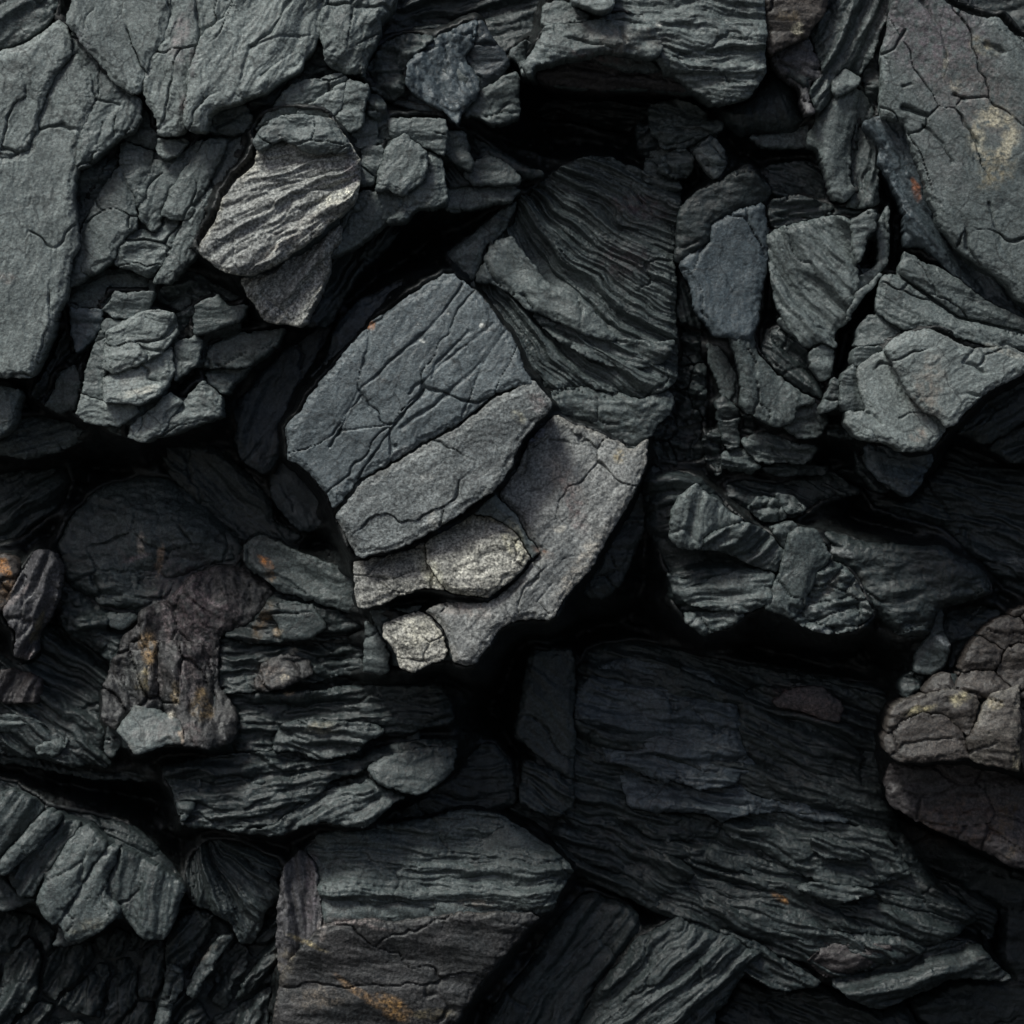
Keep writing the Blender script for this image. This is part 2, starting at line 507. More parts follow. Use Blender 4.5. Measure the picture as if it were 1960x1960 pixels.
def rock(name, label, cat, pts_list, group=None, dz=0, dgy=0):
    """pts_list: a list of keyword dicts for stone(); one entry -> one mesh object, more -> an Empty that parents the parts"""
    allp = np.concatenate([np.array(d['pts']) for d in pts_list])
    yc = (allp[:, 1].min() + allp[:, 1].max()) / 2
    for d in pts_list:
        d['z'] += dz + dgy * (np.array(d['pts'])[:, 1].mean() - yc); d['gy'] = d.get('gy', 0) + dgy
    z = np.mean([d['z'] for d in pts_list])
    ox = (allp[:, 0].mean() - 980) / 1000; oz = CZ + (980 - allp[:, 1].max()) / 1000
    org = (float(ox), float(-(z - 120) / 1000), float(oz))
    single = len(pts_list) == 1 and not pts_list[0].get('cells')
    if single:
        d = dict(pts_list[0]); d['name'] = name
        o = stone(None, org, **d)
    else:
        o = bpy.data.objects.new(name, None); COL.objects.link(o)
        o.location = org; o.empty_display_size = .05
        for d in pts_list: stone(o, org, **d)
        core(o, org, pts_list)
    o['label'] = label; o['category'] = cat; o['kind'] = 'thing'
    if group: o['group'] = group
    return o
def P(pts, z, **k): return dict(pts=pts, z=z, **k)

# ------------------------------------------------------------------ pigments and painted glints at their places
spot(C(1770, 715), 34, 42, 15, (.58, .52, .38), 1, 1)
spot(C(1790, 640), 26, 10, 0, (.58, .52, .38), 1)
spot(C(1840, 780), 12, 36, 15, (.58, .52, .38), 1)
spot(C(1770, 900), 30, 40, 35, (.34, .27, .15), .6)
spot(C(1575, 450), 10, 14, 0, (.40, .36, .28), .9)
spot(C(1720, 250), 30, 16, 25, (.30, .27, .18), .7)
spot(C(1520, 330), 5, 30, 5, (.35, .32, .24), .7)
spot(C(1560, 330), 130, 90, 50, (.125, .108, .110), .8)
spot(C(1720, 520), 110, 60, 40, (.120, .102, .095), .75)
spot(C(1500, 850), 90, 40, 60, (.10, .098, .098), .5)
spot(C(1450, 150), 110, 90, 30, (.130, .104, .118), .85)
spot(C(1365, 1000), 8, 22, -15, (.50, .16, .05), 1)
spot(C(735, 160), 10, 12, 0, (.50, .46, .34), .9)
spot(C(700, 90), 26, 14, 0, (.20, .15, .09), .7)
spot(A(960, 190), 18, 60, 15, (.24, .20, .20), .8)
spot(A(1020, 330), 8, 34, 0, (.10, .07, .08), .8)
spot(A(970, 560), 7, 26, 5, (.12, .08, .08), .8)
spot(A(440, 190), 16, 22, -30, (.11, .10, .12), .6)
spot(A(50, 1480), 20, 14, 0, (.20, .14, .12), .5)
spot(A(1800, 1040), 34, 18, -25, (.62, .60, .50), .95)
spot(A(1700, 1120), 60, 10, -32, (.42, .40, .34), .8)
spot(A(1500, 1300), 70, 8, -32, (.30, .26, .22), .8)
spot(A(1560, 1190), 60, 10, -28, (.09, .07, .07), .6)
spot(A(1380, 900), 46, 14, -30, (.36, .34, .30), .6)
spot(A(1850, 900), 16, 34, 0, (.28, .23, .24), .6)
spot(D(740, 330), 36, 9, -10, (.60, .58, .50), .9)
spot(D(690, 240), 40, 22, -10, (.34, .33, .30), .5)
spot(B(215, 1715), 7, 9, 20, (.42, .15, .03), 1)
spot(B(495, 1797), 7, 4.5, 0, (.85, .85, .80), 1)  # white glint on the central slab, painted into the colour
spot(B(810, 1717), 7, 5, 0, (.80, .80, .74), 1)  # second painted glint, a highlight held in the tint
spot(B(625, 1655), 4, 2.5, 20, (.6, .6, .55), 1)  # smallest glint, also painted as colour
spot(E(1545, 680), 14, 13, 0, (.48, .36, .16), .9)
spot(E(1230, 780), 60, 26, 48, (.34, .29, .25), .6)
spot(E(1290, 920), 16, 60, -20, (.22, .14, .13), .7)
spot(E(1100, 560), 20, 8, -40, (.34, .36, .52), .9)
spot(E(1220, 1050), 16, 7, -20, (.60, .56, .48), .8)
spot(E(1330, 1230), 90, 14, -55, (.46, .42, .36), .8)
spot(E(1200, 1180), 26, 26, 0, (.045, .05, .052), .7)
spot(E(1120, 1170), 26, 9, 30, (.16, .09, .06), .8)
spot(E(980, 1130), 18, 44, -20, (.62, .58, .42), .85)
spot(E(540, 1290), 20, 40, -35, (.66, .64, .50), .85)
spot(E(480, 1600), 40, 36, 0, (.52, .49, .40), .8)
spot(E(730, 1490), 60, 16, 0, (.32, .27, .24), .7)
spot(E(1000, 460), 14, 10, 30, (.44, .42, .32), .8)
spot(E(1090, 380), 22, 16, 0, (.20, .13, .12), .6)
spot(E(420, 630), 34, 9, -25, (.26, .27, .27), .7)
spot(E(480, 790), 30, 9, -10, (.32, .32, .30), .7)
spot(E(550, 1000), 12, 16, 0, (.34, .32, .28), .7)
spot(E(880, 560), 90, 16, -25, (.045, .048, .05), .7)
spot(E(770, 760), 80, 14, -25, (.045, .048, .05), .7)
spot(D(1400, 1225), 17, 9, 40, (.70, .27, .06), 1)
spot(D(1430, 1300), 12, 10, 40, (.30, .16, .06), .8)
spot(D(1390, 1540), 14, 44, 28, (.15, .092, .042), .9)
spot(D(1470, 1600), 10, 7, 0, (.55, .42, .28), .9)
spot(D(20, 1250), 14, 16, 0, (.62, .26, .06), .9)
spot(D(30, 1370), 14, 34, 15, (.16, .09, .04), .8)
spot(D(190, 1570), 5, 34, 22, (.42, .34, .18), .8)
spot(D(130, 1730), 16, 8, 0, (.34, .27, .26), .8)
spot(D(80, 1420), 40, 5, -45, (.30, .24, .23), .6)
spot(D(750, 1130), 8, 20, 0, (.52, .42, .34), .9)
spot(D(840, 1220), 7, 36, 5, (.34, .22, .14), .8)
spot(D(780, 1680), 14, 40, 5, (.36, .23, .11), .85)
spot(D(760, 1840), 12, 30, 10, (.30, .24, .12), .7)
spot(D(640, 1180), 30, 5, 55, (.16, .13, .13), .6)
spot(D(900, 1550), 6, 60, 10, (.20, .16, .16), .6)
spot(D(1080, 1420), 60, 5, 25, (.18, .14, .145), .6)
spot(D(1000, 1760), 6, 44, -12, (.17, .14, .13), .7)
spot(D(700, 1780), 18, 26, 0, (.10, .105, .095), .6)
spot(G(820, 120), 22, 40, 10, (.105, .088, .085), .7)
spot(G(990, 120), 26, 44, -10, (.095, .074, .076), .7)
spot(G(680, 120), 26, 20, 0, (.10, .105, .10), .6)
spot(G(1020, 380), 26, 20, 20, (.10, .072, .070), .7)
spot(D(720, 1210), 30, 6, -20, (.26, .19, .20), .7)
spot(D(870, 1480), 5, 44, 0, (.24, .19, .19), .7)
spot(D(960, 1400), 70, 90, 0, (.072, .050, .056), .8)
spot(D(1100, 1500), 70, 40, -10, (.075, .052, .055), .8)
spot(D(1050, 1700), 40, 60, 0, (.090, .068, .072), .7)
spot(D(1420, 1830), 28, 34, 20, (.110, .085, .070), .7)
spot(D(1500, 1850), 8, 8, 0, (.50, .42, .30), .9)
spot(D(1550, 1700), 10, 6, 0, (.38, .34, .28), .8)
spot(G(1530, 185), 12, 4, 0, (.55, .42, .28), .9)
spot(G(1700, 370), 30, 12, 0, (.30, .28, .22), .8)
spot(G(910, 300), 9, 9, 0, (.85, .78, .66), 1)
spot(G(960, 410), 6, 16, -10, (.52, .40, .30), .9)
spot(G(1070, 250), 18, 26, -20, (.20, .13, .05), .85)
spot(G(920, 190), 9, 22, 0, (.26, .19, .10), .8)
spot(G(860, 380), 60, 22, -5, (.20, .18, .17), .7)
spot(G(1620, 1500), 44, 5, 25, (.42, .34, .18), .8)
spot(G(1700, 1440), 8, 22, 0, (.26, .22, .20), .7)
spot(G(1500, 1620), 20, 44, 10, (.12, .10, .07), .7)
spot(G(1640, 1200), 12, 90, 3, (.135, .108, .122), .8)
spot(G(1850, 1390), 60, 6, -3, (.22, .18, .17), .8)
spot(H(760, 1300), 40, 8, 0, (.24, .20, .17), .8)
spot(H(150, 1400), 70, 5, 12, (.20, .16, .15), .7)
spot(H(340, 1840), 40, 18, 25, (.38, .21, .07), .85)
spot(H(150, 1760), 50, 8, 35, (.34, .20, .09), .75)
spot(H(550, 1880), 40, 12, 0, (.15, .12, .06), .7)
spot(G(1700, 1790), 60, 22, 0, (.14, .11, .08), .7)
spot(I(640, 1260), 20, 7, 25, (.42, .20, .06), .95)
spot(I(760, 230), 70, 26, 22, (.120, .082, .078), .9)
spot(I(1590, 220), 18, 12, -20, (.50, .44, .28), .9)
spot(I(1380, 275), 30, 8, -15, (.48, .42, .24), .9)
spot(I(1790, 240), 16, 12, 0, (.42, .36, .24), .8)
spot(I(1790, 420), 40, 50, 0, (.15, .138, .118), .6)
spot(I(1890, 540), 8, 30, 5, (.46, .40, .28), .8)
spot(I(1600, 860), 110, 50, -10, (.075, .045, .030), .8)
spot(I(1840, 850), 20, 40, 20, (.080, .050, .020), .8)
spot(I(1880, 1000), 26, 14, -35, (.11, .08, .05), .8)
spot(F(1430, 300), 34, 60, 10, (.30, .24, .19), .6)
spot(F(1390, 560), 20, 16, 0, (.32, .24, .19), .7)
spot(F(1850, 120), 50, 6, 18, (.42, .40, .34), .8)
spot(F(1500, 1640), 22, 7, 35, (.40, .42, .42), .9)
spot(F(960, 1180), 30, 8, 15, (.26, .27, .27), .8)
spot(F(850, 1480), 34, 9, 15, (.26, .27, .26), .8)
spot(F(920, 1350), 9, 26, 30, (.26, .24, .20), .8)
spot(F(830, 1590), 26, 9, 0, (.26, .27, .27), .8)
spot(F(1050, 1370), 20, 26, 20, (.14, .14, .13), .6)
spot(F(530, 1200), 40, 7, -30, (.22, .23, .23), .8)
spot(F(680, 890), 34, 9, 25, (.16, .17, .17), .8)
spot(F(210, 1540), 22, 7, 0, (.20, .21, .21), .8)
spot(F(1890, 1230), 24, 10, 20, (.22, .23, .22), .9)
spot(F(1340, 150), 3, 3, 0, (.4, .4, .3), .5)
spot(G(1100, 1560), 40, 6, -45, (.22, .19, .16), .7)
spot(G(600, 1830), 14, 3, -40, (.34, .36, .36), .8)
spot(G(460, 1410), 40, 10, -15, (.17, .16, .12), .7)
spot(B(1700, 940), 10, 5, 15, (.32, .31, .27), .9)
spot(B(1640, 1090), 60, 26, 10, (.075, .042, .046), .8)
spot(B(1560, 1380), 50, 34, 10, (.078, .050, .056), .7)
spot(B(1740, 130), 8, 5, 0, (.7, .7, .65), 1)
spot(B(1430, 300), 70, 8, 10, (.10, .045, .045), .7)
spot(B(1560, 210), 90, 26, 3, (.17, .15, .13), .7)
spot(B(340, 585), 22, 14, 0, (.05, .028, .030), .8)
spot(I(1660, 1570), 14, 8, 0, (.14, .16, .15), .8)
spot(I(1750, 1620), 12, 10, 0, (.10, .12, .11), .8)

SPOTS.sort(key=lambda t: -t[2] * t[3])      # broad tints first, small marks over them
PALE = (.30, .31, .30)
me = bpy.data.meshes.new("ground")
me.from_pydata([(-400, -400, -1), (400, -400, -1), (400, 400, -1), (-400, 400, -1)], [], [(0, 1, 2, 3)])
me.materials.append(mat('dark'))
g = bpy.data.objects.new("ground", me); COL.objects.link(g); g['kind'] = 'structure'

# ================================================================== upper left
rock('slate_slab', 'large smooth pale grey slab down the left edge, split by one curved crack', 'slab', [
    P(A(-160,300, 0,270, 120,235, 310,100, 345,130, 370,290, 280,400, 200,590, 180,700, 150,780, 80,830, -160,850), 170, gy=.10, tex='smooth', key='pale', step=2.0, ang=110),
    P(A(370,290, 400,270, 470,400, 495,520, 440,640, 400,800, 395,930, 385,1060, 395,1230, 410,1300, 360,1370, 350,1560, 300,1640, 280,1750, 200,1932, 150,2001, -160,1985, -160,860, 80,830, 150,780, 180,700, 200,590, 280,400), 185, gy=.10, gx=-.05, tex='smooth', key='pale', step=2.0, ang=100, rim=(PALE, 9, .5)),
    P(A(348,135, 400,190, 520,320, 600,430, 700,490, 740,530, 740,600, 700,690, 620,730, 490,850, 400,900, 410,760, 440,650, 500,520, 475,400, 400,270, 372,280), 168, gy=.12, tex='slab', key='slate', step=2.0, ang=120, rnd=14,
      cuts=[(A(495,520, 560,540, 630,550), 9, 3), (A(610,620, 600,720), 9, 3), (A(540,650, 520,760), 8, 3)]),
])
rock('striated_rock', 'dark finely striated rock filling the top left corner', 'rock', [
    P(A(-160,-120, 310,-120, 300,60, 230,140, 120,210, 0,255, -160,260), 140, gy=.12, tex='grain', key='mid', ang=-38)])
rock('slate_slab', 'smooth pale wedge slab pointing down, near the top left corner', 'slab', [
    P(A(370,-120, 915,-120, 890,60, 850,210, 790,290, 745,470, 715,492, 680,480, 600,430, 520,320, 400,180, 350,110, 380,20), 180, gy=.12, tex='smooth', key='pale', step=2.0, ang=70,
      cuts=[(A(490,30, 450,90, 440,150), 8, 3)])])
rock('slate_slab', 'pale grey slab with a pinkish streak running down its middle', 'slab', [
    P(A(915,-120, 1250,-120, 1200,60, 1060,170, 1015,280, 1010,350, 990,500, 975,700, 830,712, 840,640, 770,515, 760,420, 800,290, 855,210, 892,60), 172, gy=.08, tex='slab', key='pale', step=2.0, ang=100, rnd=14)])
rock('slate_slab', 'broad pale slab with a rounded lower right edge at the top of the photo', 'slab', [
    P(A(1250,-120, 1740,-120, 1700,60, 1690,180, 1560,380, 1400,490, 1300,512, 1240,545, 1110,575, 1095,620, 1080,700, 1000,690, 978,640, 990,500, 1015,350, 1060,180, 1200,60), 188, gy=.12, tex='slab', key='pale', step=2.0, ang=-60,
      cuts=[(A(1530,-20, 1430,170, 1320,240), 12, 4), (A(1320,240, 1270,430), 9, 4), (A(1640,180, 1480,190, 1330,240), 7, 3), (A(1560,260, 1380,400), 7, 3)])])
rock('slate_slab', 'rough grey slab with crumbly lower end right of the broad pale slab', 'slab', [
    P(A(1745,-120, 2110,-120, 2085,0, 2010,100, 2010,170, 1940,290, 1930,380, 1800,385, 1720,330, 1700,190, 1705,60), 165, gy=.14, tex='crack', key='slate', step=2.0, ang=-60)])
rock('small_rock', 'dark lumpy rock wedged under the edge of the broad pale slab', 'rock', [
    P(A(1560,400, 1720,200, 1760,330, 1932,390, 1932,420, 1820,385, 1600,430, 1420,560, 1330,640, 1350,560), 120, gy=.1, tex='lump', key='mid')])
rock('fractured_rock', 'sloping grey rock broken by dark cracks into long shards, below the pinkish slab', 'rock', [
    P(A(620,865, 700,1000, 732,1190, 610,1300, 600,1370, 380,1520, 358,1480, 370,1370, 415,1300, 420,1230, 500,1060), 150, gy=.1, gx=.04, tex='smooth', key='slate', step=2.0, ang=60, name='shard', rnd=12),
    P(A(490,865, 620,815, 610,870, 480,1080, 408,1230, 392,1080, 402,920), 125, gy=.1, tex='crack', key='mid', name='shard', rnd=10),
    P(A(640,750, 790,790, 800,850, 770,960, 740,1110, 700,1000, 630,862), 140, gy=.08, tex='crack', key='slate', step=2.0, name='shard', rnd=10),
    P(A(745,520, 840,640, 830,720, 815,790, 740,755, 650,745, 700,690), 120, gy=.1, tex='crack', key='mid', name='shard', rnd=10),
    P(A(830,732, 990,735, 935,820, 880,850, 825,800), 150, gy=.1, tex='slab', key='slate', step=2.0, name='shard', rnd=9),
    P(A(800,850, 880,852, 940,825, 1020,750, 1065,738, 1000,860, 885,1030, 830,1215, 795,1215, 745,1150, 745,1090), 150, gy=.12, tex='slab', key='slate', step=2.0, ang=110, name='shard', rnd=12),
    P(A(1085,738, 1200,735, 1130,880, 1060,1040, 990,1160, 880,1140, 858,1130, 890,1010, 1000,860), 158, gy=.12, gx=.06, tex='smooth', key='slate', step=2.0, ang=110, name='shard', rnd=12),
    P(A(1210,735, 1330,700, 1310,770, 1160,1040, 1070,1250, 1060,1330, 900,1490, 815,1490, 900,1360, 960,1200, 1005,1150, 1070,1040, 1130,880), 150, gy=.14, tex='slab', key='slate', step=2.0, ang=110, name='shard', rnd=12),
    P(A(745,1205, 805,1235, 860,1145, 965,1165, 945,1300, 900,1350, 800,1460, 610,1400, 622,1300, 700,1235), 150, gy=.16, tex='crack', key='slate', step=2.0, name='shard', rnd=10),
    P(A(1100,580, 1250,545, 1300,560, 1345,640, 1330,700, 1090,705), 130, gy=.1, tex='crack', key='mid', name='shard', rnd=10),
    P(A(1310,550, 1420,500, 1500,470, 1420,590, 1360,650), 120, gy=.08, tex='crack', key='dark', name='shard', rnd=9),
])
rock('wavy_block', 'bright block with wavy light and dark ridges and a worn pale edge', 'rock', [
    P(A(1340,740, 1410,650, 1560,610, 1760,620, 1860,780, 1900,850, 1900,980, 1870,1060, 1650,1260, 1480,1380, 1320,1465, 1160,1420, 1050,1330, 1070,1270, 1160,1160, 1180,1040, 1200,1010, 1340,880, 1365,800), 235, gy=.20, gx=.05, tex='wave', key='wavy', step=2.0, ang=-33, amp=.72, rnd=16, rim=((.5,.48,.40), 10, .8),
      fan=(900, 235, 330)),
    P(A(1272,1482, 1330,1470, 1480,1395, 1800,1190, 1795,1260, 1740,1330, 1740,1400, 1700,1500, 1600,1722, 1400,1700, 1345,1600), 205, gy=.16, gx=.05, tex='fine', key='wavy', step=2.0, ang=-50, rnd=12, rim=((.4,.38,.32), 8, .8), name='shard'),
    P(A(1410,640, 1560,600, 1750,620, 1860,790, 1640,810, 1500,720, 1430,750, 1370,800, 1330,750), 250, gy=.12, tex='crack', key='slate', step=2.0, rnd=12, name='shard', amp=.7),
])
rock('crumbly_ledge', 'crumbly grey ledge of broken shards leaning right of the bright wavy block', 'rock', [
    P(A(1350,690, 1440,560, 1570,430, 1820,390, 1830,420, 1570,600, 1400,640), 165, gy=.1, tex='slab', key='slate', step=2.0, rnd=12, name='shard'),
    P(A(1565,605, 1825,425, 1800,560, 1750,620, 1650,600), 170, gy=.1, tex='slab', key='pale', step=2.0, rnd=12, name='shard'),
    P(A(1830,420, 1950,450, 1925,580, 1900,680, 1840,690, 1770,640, 1805,560), 165, gy=.1, tex='slab', key='slate', step=2.0, rnd=12, name='shard'),
    P(B(90,690, 170,660, 200,590, 245,640, 250,770, 110,780), 150, gy=.1, tex='slab', key='slate', step=2.0, rnd=9, name='shard'),
    P(B(190,440, 300,540, 310,620, 330,720, 260,770, 245,640, 200,590), 140, gy=.1, tex='lump', key='mid', rnd=9, name='shard'),
    P(B(330,730, 400,700, 510,790, 515,880, 480,960, 390,1040, 320,990, 250,1010, 270,880, 300,780), 175, gy=.1, gx=.03, tex='smooth', key='slate', step=2.0, ang=-60, rnd=12, name='shard'),
    P(B(250,1015, 320,995, 388,1045, 390,1085, 300,1160, 130,1290, 0,1365, 0,1280, 90,1110, 170,1010), 165, gy=.1, tex='slab', key='slate', step=2.0, ang=-50, rnd=12, name='shard'),
    P(B(170,780, 290,780, 260,900, 230,980, 150,990, 170,880), 150, gy=.1, tex='slab', key='slate', step=2.0, rnd=9, name='shard'),
    P(B(520,800, 590,830, 612,930, 612,1060, 540,1090, 460,1090, 390,1165, 300,1165, 392,1085, 395,1045, 490,965), 150, gy=.1, tex='slab', key='slate', step=2.0, rnd=12, name='shard'),
    P(B(310,622, 600,632, 625,680, 608,810, 560,800, 500,760, 400,695, 325,722), 140, gy=.12, tex='slab', key='slate', step=2.0, rnd=10, name='shard'),
    P(B(625,685, 720,690, 722,790, 762,850, 745,905, 640,835, 605,790), 120, gy=.1, tex='slab', key='mid', rnd=10, name='shard'),
    P(B(770,855, 850,822, 950,880, 1020,955, 900,980, 760,970, 705,930), 90, gy=.16, tex='slab', key='mid', rnd=12, name='shard'),
    P(B(722,692, 830,760, 960,850, 1150,925, 1050,935, 1000,915, 855,818, 765,848), 60, gy=.1, tex='slab', key='dark', rnd=12, name='shard'),
    P(B(600,990, 720,985, 1010,992, 960,1060, 620,1120), 85, gy=.16, tex='slab', key='mid', rnd=12, name='shard'),
    P(B(570,830, 640,850, 700,940, 740,980, 600,990, 615,930), 80, gy=.1, tex='strata', ang=50, key='dark', rnd=10, name='shard'),
])
rock('side_rock', 'dark rough flank of stone sloping down behind the bright wavy block', 'rock', [
    P(B(0,1250, 150,1290, 300,1165, 400,1160, 300,1300, 160,1420, 60,1600, 0,1720)+A(1600,1725, 1710,1500, 1745,1400, 1745,1330, 1800,1260, 1860,1190), 60, gy=.05, gx=-.3, tex='strata', ang=-55, key='dark')])
rock('broken_boulder', 'light speckled boulder crumbled into rounded chunks under the left slab', 'boulder', [
    P(O(200,625, 270,585, 325,590, 330,625, 305,665, 250,690, 215,702, 192,690), 185, gy=.12, tex='slab', key='pale', step=2.0, rnd=9, sm=0, name='chunk'),
    P(O(195,712, 215,702, 305,667, 322,655, 328,700, 300,745, 260,762, 240,762, 200,758), 190, gy=.2, tex='slab', key='pale', step=2.0, rnd=9, sm=0, name='chunk'),
    P(O(160,700, 180,650, 200,635, 205,690, 193,712, 196,755, 160,740), 170, gy=.15, tex='slab', key='slate', step=2.0, rnd=9, sm=0, name='chunk'),
    P(O(145,780, 155,745, 195,760, 250,766, 258,776, 220,802, 165,796), 185, gy=.22, tex='slab', key='pale', step=2.0, rnd=9, sm=0, name='chunk'),
    P(O(243,822, 247,800, 320,742, 342,758, 300,817, 270,834), 180, gy=.18, tex='slab', key='pale', step=2.0, ang=-40, rnd=9, sm=0, name='chunk'),
    P(O(343,762, 385,722, 416,748, 416,782, 330,816, 285,826, 302,817), 165, gy=.15, tex='slab', key='slate', step=2.0, rnd=9, sm=0, name='chunk'),
    P(O(333,650, 368,630, 380,642, 366,690, 332,716), 165, gy=.12, tex='slab', key='slate', step=2.0, rnd=9, sm=0, name='chunk'),
    P(O(366,610, 370,580, 410,558, 430,577, 470,577, 455,602, 390,627, 368,627), 165, gy=.14, tex='slab', key='mid', rnd=9, sm=0, name='chunk'),
    P(O(385,690, 395,656, 450,630, 535,622, 520,650, 465,692, 400,692), 150, gy=.16, tex='slab', key='mid', rnd=9, sm=0, name='chunk'),
    P(O(385,705, 400,697, 468,695, 440,722, 425,742, 395,722), 135, gy=.14, tex='slab', key='mid', rnd=9, sm=0, name='chunk'),
    P(O(85,762, 120,700, 140,690, 150,722, 140,770, 110,776), 140, gy=.14, tex='slab', key='mid', rnd=9, sm=0, name='chunk'),
    P(O(133,580, 190,584, 192,600, 175,640, 148,662, 135,630), 150, gy=.1, tex='slab', key='blue', rnd=9, sm=0, name='chunk'),
    P(O(195,585, 220,552, 290,550, 278,582, 250,600, 218,598), 150, gy=.1, tex='slab', key='slate', step=2.0, rnd=9, sm=0, name='chunk'),
    P(O(182,650, 198,602, 240,605, 200,640), 145, gy=.1, tex='slab', key='mid', rnd=10, name='chunk'),
    P(O(120,560, 180,510, 225,505, 295,530, 290,548, 220,550, 192,580, 135,578), 120, gy=.1, tex='slab', key='mid', rnd=9, sm=0, name='chunk'),
    P(O(305,545, 330,520, 350,512, 440,540, 470,560, 470,576, 430,575, 400,556, 370,575, 330,590, 300,580), 105, gy=.1, tex='lump', key='mid', rnd=9, sm=0, name='chunk'),
    P(O(90,700, 135,600, 150,665, 185,650, 160,700, 150,745, 140,690, 118,700, 80,758, 60,745), 90, gy=.1, tex='strata', ang=-60, key='dark', rnd=9, sm=0, name='chunk'),
    P(O(200,805, 230,805, 243,822, 210,815), 140, gy=.1, tex='slab', key='mid', rnd=8, name='chunk'),
    P(O(330,590, 368,580, 364,628, 330,640), 120, gy=.1, tex='lump', key='mid', rnd=10, name='chunk'),
])
rock('slate_slab', 'small pale slab at the left edge just under the big slab', 'slab', [
    P(D(-160,300, 0,308, 100,325, 72,470, 60,510, 0,560, -160,600), 165, gy=.14, tex='smooth', key='slate', step=2.0, rnd=14)])
rock('tongue_rock', 'dark smooth tongue of rock hanging at the left edge below the small pale slab', 'rock', [
    P(D(-160,620, 70,480, 200,440, 400,470, 520,545, 300,640, 130,680, 0,655, -160,700), 70, gy=.18, tex='fine', ang=-15, key='mid', rnd=18, dome=20)])
rock('dark_rock', 'deeply shaded striated rock at the left edge above the purple brown stones', 'rock', [
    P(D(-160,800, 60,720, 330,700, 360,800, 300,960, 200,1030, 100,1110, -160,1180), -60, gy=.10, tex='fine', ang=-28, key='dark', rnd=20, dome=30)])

# ================================================================== top middle
rock('dark_ledge', 'very dark flaky ledge along the top edge left of the banded block', 'rock', [
    P(B(345,-120, 1260,-120, 1160,20, 1130,130, 1090,200, 1000,230, 950,330, 900,300, 830,200, 780,90, 700,120, 570,190, 440,180, 300,200, 205,340, 280,160, 260,110, 330,50), 30, gy=.12, tex='strata', ang=-12, key='dark', rnd=14)])
rock('cracked_block', 'bluish grey cracked block under the dark flaky ledge', 'rock', [
    P(B(210,345, 290,215, 400,175, 560,195, 470,270, 405,340, 400,480, 340,535, 215,460), 120, gy=.14, tex='lump', key='mid', rnd=12, name='chunk'),
    P(B(570,195, 700,125, 780,105, 770,200, 705,290, 790,440, 790,490, 692,598, 690,655, 640,620, 570,560, 450,480, 410,430, 415,340, 480,270), 140, gy=.18, tex='crack', key='blue', ang=80, rnd=14, name='chunk'),
    P(B(790,105, 870,200, 960,330, 900,400, 850,440, 795,480, 792,430, 712,290, 775,200), 110, gy=.10, tex='slab', key='ink', rnd=14, name='chunk'),
    P(B(800,490, 860,445, 910,405, 1000,380, 1002,610, 930,642, 850,650, 770,605, 700,602), 118, gy=.18, tex='slab', key='mid', rnd=14, name='chunk'),
    P(B(450,490, 560,565, 640,625, 690,660, 560,590, 460,570, 330,545), 100, gy=.1, tex='slab', key='blue', rnd=8, name='chunk'),
])
rock('banded_block', 'thinly banded block with a paler overhanging lip at the top', 'rock', [
    P(C(-420,-120, 540,-120, 565,80, 560,300, 555,400, 490,500, 430,520, 340,540, 290,540, 180,450, 100,400, 30,385, -20,280, -60,140, -330,100), 150, gy=.16, tex='fine', ang=2, key='slate', rnd=16, step=2.5),
    P(B(1080,270, 1130,180, 1135,140, 1400,100, 1700,125, 1760,210, 1750,280, 1700,300, 1600,280, 1450,262, 1300,292, 1080,340, 1052,405, 1020,345), 200, gy=.30, tex='crack', ang=0, key='slate', rnd=12, amp=.8, name='lip'),
    P(B(1135,20, 1250,0, 1385,90, 1140,140, 1125,110), 180, gy=.2, tex='slab', key='slate', rnd=11, name='flake'),
    P(B(1270,-120, 1530,-120, 1500,45, 1440,62, 1350,25, 1280,-10), 215, gy=.2, tex='slab', key='pale', rnd=10, name='flake'),
    P(B(1085,345, 1300,300, 1450,270, 1700,310, 1800,370, 1900,420, 1932,480, 1700,450, 1350,450, 1100,420), 100, gy=-.1, tex='fine', ang=6, key='plum', rnd=12, name='underside'),
    P(B(1380,300, 1480,290, 1700,330, 1740,375, 1560,360), 135, gy=-.1, tex='slab', key='mid', rnd=10, name='flake'),
])
rock('small_rock', 'small dark knob left of the banded block lip', 'rock', [
    P(B(960,250, 1040,215, 1075,240, 1060,280, 1040,320, 1050,400, 1020,390, 1010,320, 960,290), 120, gy=.1, tex='crack', key='mid', rnd=10, step=2.5)])
rock('dark_rock', 'nearly black rock deep in the hollow beneath the banded block', 'rock', [
    P(B(1000,390, 1100,430, 1400,480, 1750,460, 1932,480, 1932,620, 1750,640, 1700,720, 1300,620, 1000,600), -110, gy=-.1, tex='strata', ang=8, key='night', rnd=20)])
